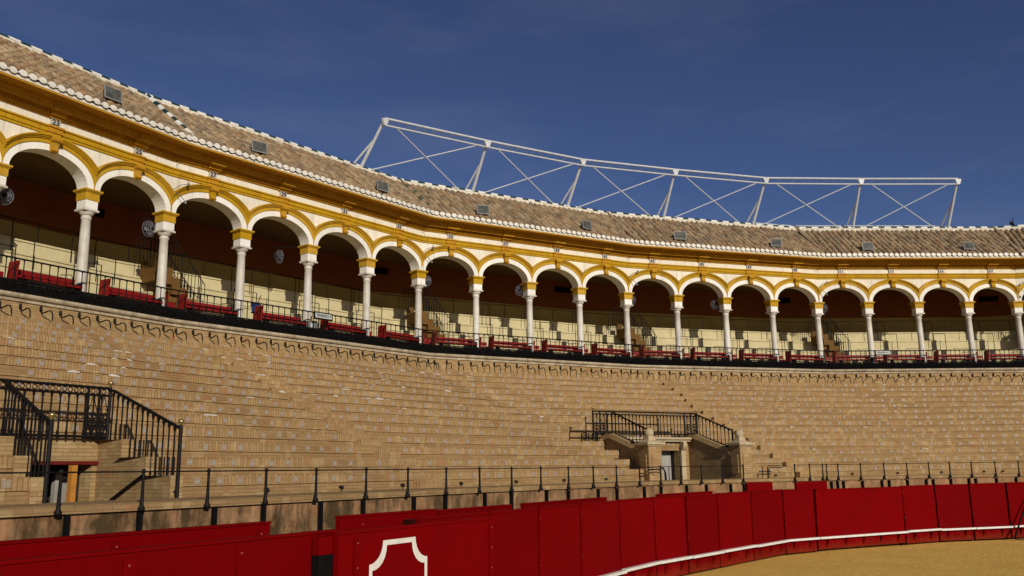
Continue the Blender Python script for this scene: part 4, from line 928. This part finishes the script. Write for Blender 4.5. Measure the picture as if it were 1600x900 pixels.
for s in range(-1, 19):
    o_ = ORD[s] if s >= 0 else None
    w_ = 'the %s arch from the left' % o_ if o_ else 'the arch beyond the left edge'
    bench(s + 0.24, 0.18, 'red bench against the railing in ' + w_, 'red benches along the gallery railing')
    if s % 2 == 0 or s > 4:
        bench(s + 0.13, -0.40, 'red bench end standing behind the column, farther back in ' + w_, 'red benches behind the columns', 7.05, 0.5)
    # pipe rails on the steps
    t_ = thing('step_rail', 'thin black pipe rails between the cream steps in ' + w_, 'handrail', pt(s + .5, -1.3, 7.6), 'pipe rails on the gallery steps')
    for a0, a1, d, z0, z1, np_ in ((.22, .55, -1.26, 7.58, 8.62, 2), (.62, .86, -1.76, 8.14, 9.02, 2), (.40, .70, -2.21, 8.70, 9.70, 3)):
        for q in range(np_):
            a = a0 + (a1 - a0) * q / (np_ - 1); m_ = MB(); m_.tube([pt(s + a, d, z0), pt(s + a, d, z1)], 0.016, 5); part('post', m_, 'iron', t_)
        m_ = MB(); m_.tube([pt(s + a0, d, z1), pt(s + a1, d, z1)], 0.013, 5); part('bar', m_, 'iron', t_)
    m_ = MB(); m_.tube([pt(s + .88, .1, 7.05), pt(s + .88, .1, 7.72), pt(s + .86, .1, 7.80), pt(s + .74, .1, 7.74)], 0.013, 5); part('loop', m_, 'iron', t_)
br_ = thing('gallery_back_rail', 'long thin black rail along the top walkway of the gallery', 'handrail', pt(8, -2.4, 9.2))
m_ = MB(); m_.tube([Vector((*q, 9.86)) for q in path(S0, S1, -2.70)], 0.016, 6); part('rail', m_, 'iron', br_)
for s in range(-1, 20):
    for a in (.1, .6):
        m_ = MB(); m_.tube([pt(s + a, -2.70, 9.24), pt(s + a, -2.70, 9.86)], 0.014, 5); part('post', m_, 'iron', br_)
# staircases with iron railings, one in every fourth arch
for s in (2, 6, 10, 14, 18):
    t_ = thing('gallery_stair', 'ochre stair with black railings in the %s arch from the left' % ORD[s], 'staircase', pt(s + .4, -1.4, 7.05), 'stairs in the gallery'); j = facet(s + .3); b = BAY[j]
    n = 6
    for dd in (-1.98, -1.10):
        m_ = MB()
        for q in range(n):                           # each cheek wall is cut in steps; the upper flight is open below
            a0 = (0.14 + 0.60 * q / n) * b; a1 = (0.14 + 0.60 * (q + 1) / n) * b; zt2 = 9.05 - 1.55 * q / (n - 1) + .18
            m_.bar(s, 0, a0, a1, dd - .08, dd + .08, 7.05 if q > 2 else zt2 - .55, zt2, j)
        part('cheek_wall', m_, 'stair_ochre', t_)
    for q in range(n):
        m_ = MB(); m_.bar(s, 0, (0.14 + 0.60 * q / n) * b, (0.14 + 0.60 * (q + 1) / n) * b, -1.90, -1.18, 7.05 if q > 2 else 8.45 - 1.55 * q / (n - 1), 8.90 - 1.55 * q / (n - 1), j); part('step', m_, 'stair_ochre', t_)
    for dd in (-1.98, -1.10):
        top = [(.06, 10.02), (.28, 10.05), (.36, 9.95), (.78, 8.55)]
        m_ = MB(); m_.tube([local(j, s, a * b, dd, z) for a, z in top], 0.018, 5); part('hand_rail', m_, 'iron', t_)
        for q in range(17):
            a = .06 + .72 * q / 16
            zt2 = 10.03 if a < .3 else 9.95 - (a - .36) / .42 * 1.4 if a > .36 else 9.98
            zb2 = 9.1 if a < .2 else max(7.1, 9.2 - (a - .14) / .6 * 1.75)
            m_ = MB(); m_.tube([local(j, s, a * b, dd, zb2), local(j, s, a * b, dd, zt2)], 0.012, 4); part('baluster', m_, 'iron', t_)
# blue bucket, framed signs
t_ = thing('blue_bucket', 'blue bucket with a mop handle in the fourth arch from the left', 'bucket', pt(3.34, -.35, 7.6))
o = pt(3.33, -.42, 7.74); m_ = MB(); m_.lathe(o, [(.11, 0), (.15, .30), (.165, .30), (.165, .325), (.14, .325), (.10, .02)], 14); part('pail', m_, 'bucket_blue', t_, True)
m_ = MB(); m_.tube([o + Vector((0, 0, .05)), o + Vector((.16, .10, .62))], 0.014, 6); part('mop_handle', m_, 'iron', t_)
m_ = MB(); m_.lathe(o - Vector((0, 0, .69)), [(.16, 0), (.16, .04), (.03, .06), (.03, .64), (.14, .66), (.14, .69)], 12); part('stool', m_, 'iron', t_)
for s, lab, txt in ((4.04, 'small framed white sign on the gallery railing in the fifth arch from the left', 'TENDIDO 9'), (15.08, 'small framed white sign on the gallery railing far to the right', 'TENDIDO 7')):
    t_ = thing('framed_sign', lab, 'sign', pt(s, .62, 7.7)); j = facet(s)
    m_ = MB(); m_.bar(s, 0, -.42, .42, .76, .80, 7.58, 7.84, j); part('frame', m_, 'iron', t_)
    m_ = MB(); m_.bar(s, 0, -.37, .37, .801, .808, 7.625, 7.795, j); fc = part('face', m_, 'sign_face', t_)
    link('lettering', text_mesh(txt, 0.125, 0.002, 'ink'), t_, frame_mw(s, .812, 7.71, j) @ Matrix.Rotation(R(90), 4, 'X'))
    if s < 5:
        m_ = MB(); m_.lathe(pt(s - .05, .30, 7.05), [(.20, 0), (.24, .1), (.25, .42), (.21, .50), (.12, .52)], 14); part('grey_bin', m_, 'steel_grey', t_, True)

# ------------------------------------------------------------------ caged fans by the columns
def fan(s, d, z, lab, face):
    t_ = thing('caged_fan', lab, 'fan', pt(s, d, z), 'fans hung by the gallery columns'); j = facet(s); o = pt(s, d, z)
    n3 = Vector((*NN[j], 0)); t3 = Vector((*TT[j], 0)); ax = (n3 * math.cos(face) + t3 * math.sin(face)).normalized(); ay = Vector((0, 0, 1)); axx = ay.cross(ax).normalized()
    C_ = lambda r, th, h: o + axx * (r * math.cos(th)) + ay * (r * math.sin(th)) + ax * h
    m_ = MB()
    for r, h in ((.25, 0), (.25, -.12), (.18, .05), (.11, .07)): m_.tube([C_(r, 2 * math.pi * q / 18, h) for q in range(19)], 0.009, 4, False)
    for q in range(16):
        th = 2 * math.pi * q / 16; m_.tube([C_(.06, th, .08), C_(.18, th, .05), C_(.25, th, 0), C_(.25, th, -.12), C_(.09, th, -.2)], 0.006, 4, False)
    part('cage', m_, 'fan_white', t_)
    for q in range(4):
        m_ = MB(); th = 2 * math.pi * q / 4 + .3
        pts = [(.05, th - .3, -.03), (.21, th - .35, -.08), (.225, th + .15, -.05), (.17, th + .40, 0.02), (.06, th + .3, .01)]
        m_.poly([C_(*p) for p in pts]); m_.poly([C_(p[0], p[1], p[2] - .012) for p in pts]); part('blade', m_, 'fan_white', t_)
    m_ = MB(); m_.lathe(o, [(.01, .10), (.07, .08), (.08, .0), (.09, -.2), (.06, -.3), (.01, -.32)], 12, (axx, ay, ax)); part('motor', m_, 'iron', t_)
    m_ = MB(); m_.tube([o - ax * .25, o - ax * .25 + Vector((0, 0, .34)), pt(round(s), 0, z + .34) if abs(s - round(s)) < .25 else o - ax * .25 + Vector((0, 0, 1.2))], 0.022, 6); part('arm', m_, 'iron', t_)
for s, d, z, f in ((.18, -.36, 9.72, -.3), (1.91, -.36, 9.88, .3), (3.82, -.95, 10.05, 1.0), (6.17, -.40, 10.10, -.9), (7.92, -.40, 10.12, -.9), (10.15, -.40, 10.12, -1.2), (11.90, -.40, 10.15, -.6), (14.17, -.40, 10.2, -.4), (16.06, -.40, 10.18, -.2), (18.11, -.40, 10.3, -.9)):
    c = round(s); side = 'left' if s < c else 'right'
    w_ = ('at the left edge of the picture' if c == 0 else 'on the %s side of the %s column from the left' % (side, ORD[c - 1])) if s != 3.82 else 'hanging clear in the fourth arch from the left'
    if c == 16: w_ = 'showing on both sides of the sixteenth column from the left'
    fan(s, d, z, 'pale round caged fan ' + w_, f)
# small lamp arms on the facade at the facet corners
for s in (2, 6, 10, 14, 18):
    t_ = thing('lamp_arm', 'small lamp on bent thin arms above the %s column from the left' % ORD[s - 1], 'lamp', pt(s, .3, 11), 'small lamps on the facade'); j = facet(s + .1)
    m_ = MB(); m_.tube([local(j, s, .0, .30, 11.10), local(j, s, .18, .48, 11.27), local(j, s, .40, .50, 11.36)], 0.012, 5); m_.tube([local(j, s, .05, .30, 11.10), local(j, s, .22, .46, 10.92), local(j, s, .34, .50, 10.76)], 0.012, 5); part('arm', m_, 'steel_grey', t_)
    for a, z in ((.43, 11.37), (.36, 10.73)):
        m_ = MB(); m_.lathe(local(j, s, a, .51, z), [(.012, .05), (.035, .03), (.05, -.04), (.01, -.05)], 8); part('lamp_head', m_, 'steel_grey', t_)
    m_ = MB(); m_.tube([local(j, s, .30, .30, 12.14), local(j, s, -.02, .46, 12.06), local(j, s, .12, .32, 11.86)], 0.008, 4); part('cable', m_, 'iron', t_)

# ------------------------------------------------------------------ tiled roof
EV = (1.11, 12.61); RG = (-1.47, 14.60)
roof = thing('tiled_roof', 'sloping roof of weathered clay barrel tiles with white eaves', 'roof', pt(8, 0, 12.6))
m_ = MB(); m_.sweep([(EV[0] - .06, EV[1] - .02), (RG[0], RG[1] - .02), (-5.6, 12.1), (-5.6, 6.0)], S0, S1); part('roof_deck', m_, 'roof_pan', roof)
sl_len = math.hypot(EV[0] - RG[0], RG[1] - EV[1]); sd, sz = (RG[0] - EV[0]) / sl_len, (RG[1] - EV[1]) / sl_len
def barrel(L, r0, r1, n=6, lift=0.0):
    """half-barrel tile: open underneath, y up the slope, z out of the slope"""
    m_ = MB(); lo = []; hi = []
    for q in range(n + 1):
        th = math.pi * q / n; lo.append(Vector((r0 * math.cos(th), 0, r0 * math.sin(th)))); hi.append(Vector((r1 * math.cos(th), L, r1 * math.sin(th) - lift)))
    for q in range(n): m_.quad(lo[q], lo[q + 1], hi[q + 1], hi[q])
    li = [p * 0.84 for p in lo]
    for q in range(n): m_.quad(lo[q], lo[q + 1], li[q + 1], li[q])
    m_.poly(li)
    return m_
tm = barrel(0.46, 0.132, 0.094, 6, 0.025); tmesh = tm.mesh('roof_tile', 'roof_tile')
PITCH, EXPO = 0.272, 0.345
def slope_mw(j, a_s, t, lift=0.03, yaw=0.0, roll=0.0):
    """matrix on the roof slope: x along, y up the slope, z out"""
    q = CP[j] + TT[j] * ((a_s - SS[j]) * BAY[j]) + NN[j] * (EV[0] + sd * t)
    x = Vector((*TT[j], 0)); y = Vector((NN[j].x * sd, NN[j].y * sd, sz)).normalized(); z = x.cross(y)
    if z.z < 0: z = -z
    o = Vector((q.x, q.y, EV[1] + sz * t)) + z * lift
    M = Matrix(((x.x, y.x, z.x, o.x), (x.y, y.y, z.y, o.y), (x.z, y.z, z.z, o.z), (0, 0, 0, 1)))
    return M @ Matrix.Rotation(yaw, 4, 'Z') @ Matrix.Rotation(roll, 4, 'X')
tl = []; caps_ = []
for j in range(NF):
    lo_e, hi_e = srange(j, EV[0]); lo_r, hi_r = srange(j, RG[0])
    s = max(min(lo_e, lo_r), -2.0); e = min(max(hi_e, hi_r), 22)
    s = lo_r + math.ceil((s - lo_r) / (PITCH / BAY[j])) * PITCH / BAY[j]
    while s < e:
        t = 0.10; k = 0
        while t < sl_len - 0.1:
            d = EV[0] + sd * t; lo, hi = srange(j, d)
            if lo + .03 < s < hi - .03: tl.append((j, s + rnd.uniform(-.008, .008), t + rnd.uniform(-.03, .03), rnd.uniform(-.09, .09), rnd.uniform(-.01, .07), rnd.uniform(.015, .06)))
            t += EXPO; k += 1
        if lo_e < s < hi_e: caps_.append((j, s))
        s += PITCH / BAY[j]
def dist(t):
    q = inview(t[1], EV[0] + sd * t[2], EV[1] + sz * t[2], t[0]); return q if q else 1e9
tl.sort(key=dist)
for j, s, t, yw, rl, lf in tl[:300]: link('roof_tile', tmesh, roof, slope_mw(j, s, t, lf, yw, rl))
m_ = MB()
for j, s, t, yw, rl, lf in tl[300:]:
    M = slope_mw(j, s, t, lf, yw, rl); i = len(m_.v); m_.v += [M @ v for v in tm.v]
    for f in tm.f: m_.f.append(tuple(i + q for q in f)); m_.uv.append(None); m_.mi.append(0)
# weld each tile so that it is one island with one tint
me = m_.mesh('roof_tiles', 'roof_tile'); b_ = bmesh.new(); b_.from_mesh(me); bmesh.ops.remove_doubles(b_, verts=b_.verts, dist=0.0004); b_.to_mesh(me); b_.free()
tag(link('roof_tiles', me, roof), 'rows of clay roof tiles farther along the roof', None, None, 'stuff')
b_ = bmesh.new(); b_.from_mesh(tmesh); bmesh.ops.remove_doubles(b_, verts=b_.verts, dist=0.0004); b_.to_mesh(tmesh); b_.free()
# white plastered tile ends at the eaves
cpm = barrel(0.20, 0.122, 0.112, 8, 0.0)
cpm.poly([Vector((0.118 * math.cos(math.pi * q / 8), -0.006, 0.118 * math.sin(math.pi * q / 8))) for q in range(9)])
cpm.poly([Vector((0.10 * math.cos(-math.pi * q / 6), 0.0, 0.05 * math.sin(-math.pi * q / 6) )) for q in range(7)])
capmesh = cpm.mesh('eave_tile', 'glaze_white')
vis_c = [c for c in caps_ if -1.2 < c[1] < 20]
for j, s in vis_c: link('eave_tile', capmesh, roof, frame_mw(s, EV[0] + .05, EV[1] + .0 + rnd.uniform(-.012, .012), j) @ Matrix.Rotation(rnd.uniform(-.08, .08), 4, 'Z'))
# ridge: white and green glazed tiles on a mortar band
m_ = MB(); m_.sweep([(RG[0] + .24, RG[1] - .12), (RG[0] + .22, RG[1] + .04), (RG[0] + .10, RG[1] + .13), (RG[0] - .10, RG[1] + .13), (RG[0] - .22, RG[1] - .10)], S0, S1); part('ridge_mortar', m_, 'mortar_white', roof)
def half_tile(L, r):
    m_ = MB(); n = 7
    for q in range(n):
        t0, t1 = math.pi * q / n, math.pi * (q + 1) / n
        m_.quad(Vector((-L / 2, r * math.cos(t0), r * math.sin(t0))), Vector((L / 2, r * math.cos(t0), r * math.sin(t0))), Vector((L / 2, r * math.cos(t1), r * math.sin(t1))), Vector((-L / 2, r * math.cos(t1), r * math.sin(t1))))
    for x in (-L / 2, L / 2): m_.poly([Vector((x, r * math.cos(math.pi * q / n), r * math.sin(math.pi * q / n))) for q in range(n + 1)])
    return m_
hw1 = half_tile(.345, .112).mesh('ridge_tile', 'glaze_white'); hw2 = half_tile(.325, .106).mesh('ridge_tile', 'glaze_green')
hw3 = half_tile(.345, .112).mesh('hip_tile', 'roof_tile'); hw4 = half_tile(.315, .10).mesh('hip_tile', 'glaze_moss')
k = 0
for j in range(NF):
    lo, hi = srange(j, RG[0]); s = max(lo, -1.0)
    while s < min(hi, 20):
        link('ridge_tile', hw1 if k % 2 else hw2, roof, frame_mw(s, RG[0], RG[1] + .125 + rnd.uniform(-.008, .008), j)); s += 0.335 / BAY[j]; k += 1
# hips at the facet corners: green and white glazed tiles down the slope
for c in range(1, NF):
    if not (0 <= SS[c] <= 20): continue
    a, b = miter(c, EV[0] - .05), miter(c, RG[0]); A = Vector((a.x, a.y, EV[1] + .17)); B = Vector((b.x, b.y, RG[1] + .15)); L = (B - A).length; n = int(L / .30)
    x = (B - A).normalized(); y = Vector((0, 0, 1)).cross(x).normalized(); z = x.cross(y)
    for q in range(n):
        o = A + x * (L * (q + .5) / n); M = Matrix(((x.x, y.x, z.x, o.x), (x.y, y.y, z.y, o.y), (x.z, y.z, z.z, o.z), (0, 0, 0, 1)))
        link('hip_tile', ((hw1, hw2) if SS[c] == 2 else (hw3, hw4) if SS[c] == 6 else (hw3, hw3))[q % 2], roof, M @ Matrix.Scale(.95, 4))

# ------------------------------------------------------------------ floodlights on the eaves
for q, s in enumerate((-1, 1, 3, 5, 7, 9, 11, 13, 15, 17, 19)):
    lab = 'grey floodlight on the roof edge beyond the left side' if s < 0 else 'grey rectangular floodlight on the roof edge, %s from the left' % ORD[q - 1]
    t_ = thing('roof_floodlight', lab, 'floodlight', pt(s - .05, 1.0, 12.8), 'floodlights along the eaves'); j = facet(s - .05)
    M = frame_mw(s - .05, 0.90, 13.13, j) @ Matrix.Rotation(rnd.uniform(-.25, .25), 4, 'Z') @ Matrix.Rotation(R(-10), 4, 'X') @ Matrix.Scale(0.76, 4)
    m_ = MB(); fr = [Vector((x, -.10, z)) for x, z in ((-.36, -.25), (.36, -.25), (.36, .25), (-.36, .25))]; bk = [Vector((x, .16, z)) for x, z in ((-.25, -.16), (.25, -.16), (.25, .16), (-.25, .16))]
    for a in range(4): m_.quad(fr[a], fr[(a + 1) % 4], bk[(a + 1) % 4], bk[a])
    m_.poly(bk)
    m_.v = [M @ v for v in m_.v]; hs = part('housing', m_, 'steel_grey', t_)
    m_ = MB()
    for x0, x1, z0, z1 in ((-.38, .38, .23, .27), (-.38, .38, -.27, -.23), (-.38, -.34, -.23, .23), (.34, .38, -.23, .23)):
        m_.box8([Vector(p) for p in ((x0, -.13, z0), (x1, -.13, z0), (x1, -.09, z0), (x0, -.09, z0), (x0, -.13, z1), (x1, -.13, z1), (x1, -.09, z1), (x0, -.09, z1))])
    m_.v = [M @ v for v in m_.v]; part('rim', m_, 'steel_pale', hs)
    m_ = MB(); m_.quad(Vector((-.34, -.105, -.23)), Vector((.34, -.105, -.23)), Vector((.34, -.105, .23)), Vector((-.34, -.105, .23))); m_.v = [M @ v for v in m_.v]; part('glass', m_, 'lamp_glass', hs)
    m_ = MB()
    m_.box8([M @ Vector(p) for p in ((-.05, -.10, -.16), (.10, -.10, -.16), (.10, .02, -.16), (-.05, .02, -.16), (-.02, -.10, .14), (.06, -.10, .14), (.06, .02, .14), (-.02, .02, .14))]); part('reflector', m_, 'steel_white', hs)
    for x in (-.27, .27):
        m_ = MB(); m_.tube([M @ Vector((x, .02, -.20)), pt(s - .05, 1.0, 12.84, j) + Vector((*TT[j], 0)) * x, pt(s - .05, 1.12, 12.53, j) + Vector((*TT[j], 0)) * x], 0.026, 6); part('leg', m_, 'steel_grey', t_)

# ------------------------------------------------------------------ white awning frame on the roof
tr = thing('awning_frame', 'white steel truss frame on leaning posts standing on the roof', 'truss frame', pt(11, -1.5, 14.7))
PS = [(5.28, 16.55), (7.22, 16.74), (9.15, 16.72), (11.10, 16.85), (13.06, 16.88), (15.10, 17.06), (17.10, 17.08)]
tops = []; bases = []
for s, zt2 in PS:
    j = facet(s); b0 = pt(s, -1.50, 14.55, j); t0 = pt(s + (0.03), -0.05, zt2, j); tops.append(t0); bases.append(b0)
    m_ = MB(); m_.tube([b0, b0.lerp(t0, .5), t0], 0.075, 8, r1=0.058); po = part('post', m_, 'steel_white', tr)
    b1 = pt(s - .13, -2.05, 14.40, j); m_ = MB(); m_.tube([b1, b0.lerp(t0, .62)], 0.045, 6); part('rear_leg', m_, 'steel_white', po)
    m_ = MB(); m_.tube([b1 + Vector((0, 0, .12)), b0 + Vector((0, 0, .2))], 0.03, 5); m_.tube([b1 + Vector((0, 0, .5)), b0 + Vector((0, 0, .05))], 0.022, 5); part('foot_brace', m_, 'steel_white', po)
    m_ = MB(); n3 = Vector((*NN[j], 0)); t3 = Vector((*TT[j], 0))
    c = t0 - Vector((0, 0, .17)); zz = Vector((0, 0, .14)); m_.box8([c - t3 * .07 - n3 * .05 - zz, c + t3 * .07 - n3 * .05 - zz, c + t3 * .07 + n3 * .05 - zz, c - t3 * .07 + n3 * .05 - zz, c - t3 * .17 - n3 * .05 + zz, c + t3 * .17 - n3 * .05 + zz, c + t3 * .17 + n3 * .05 + zz, c - t3 * .17 + n3 * .05 + zz]); part('gusset', m_, 'steel_white', po)
for k in range(len(PS) - 1):
    a, b = tops[k], tops[k + 1]; dz = Vector((0, 0, .30)); L = (b - a).length
    m_ = MB(); m_.tube([a, b], 0.05, 8); part('top_chord', m_, 'steel_white', tr)
    m_ = MB(); m_.tube([a - dz, b - dz], 0.038, 8); part('lower_chord', m_, 'steel_white', tr)
    n = 12; m_ = MB()
    for q in range(n):
        p0 = a.lerp(b, q / n) - (dz if q % 2 else Vector()); p1 = a.lerp(b, (q + 1) / n) - (Vector() if q % 2 else dz); m_.tube([p0, p1], 0.016, 5)
    part('lattice', m_, 'steel_grey', tr)
    for p0, p1 in ((a.lerp(b, .10) - dz, bases[k + 1] + (bases[k] - bases[k + 1]) * .10), (a.lerp(b, .90) - dz, bases[k] + (bases[k + 1] - bases[k]) * .06)):
        m_ = MB(); m_.tube([p0, p1 + Vector((0, 0, .1))], 0.025, 6); part('cross_brace', m_, 'steel_white', tr)
lt = thing('ridge_lattice', 'low white lattice girder lying along the roof ridge at the right', 'lattice girder', pt(15, -1.8, 14.8))
for dz in (0.03, .22):
    m_ = MB(); m_.tube([Vector((*q, 14.78 + dz)) for q in path(13.2, 16.95, -1.9)], 0.028, 6); part('chord', m_, 'steel_white', lt)
m_ = MB(); s = 13.25; k = 0
while s < 16.9:
    m_.tube([pt(s, -1.9, 14.81 + .19 * (k % 2)), pt(s + .14, -1.9, 14.81 + .19 * ((k + 1) % 2))], 0.018, 5); s += .14; k += 1
part('web', m_, 'steel_white', lt)
vn = thing('weather_vane', 'small dark ornament on the roof ridge near the right edge', 'vane', pt(18.5, -1.47, 14.6))
o = pt(18.28, -1.47, 14.64); m_ = MB(); m_.lathe(o, [(.16, 0), (.10, .10), (.05, .18), (.05, .28), (.02, .30)], 8); part('stem', m_, 'iron', vn)
m_ = MB(); t3 = Vector((*TT[facet(18.5)], 0)); m_.tube([o + Vector((0, 0, .25)), o + Vector((0, 0, .62))], .02, 6); m_.lathe(o - t3 * .1 + Vector((0, 0, .30)), [(.01, -.1), (.09, -.03), (.08, .06), (.01, .14)], 8); part('figure', m_, 'iron', vn)
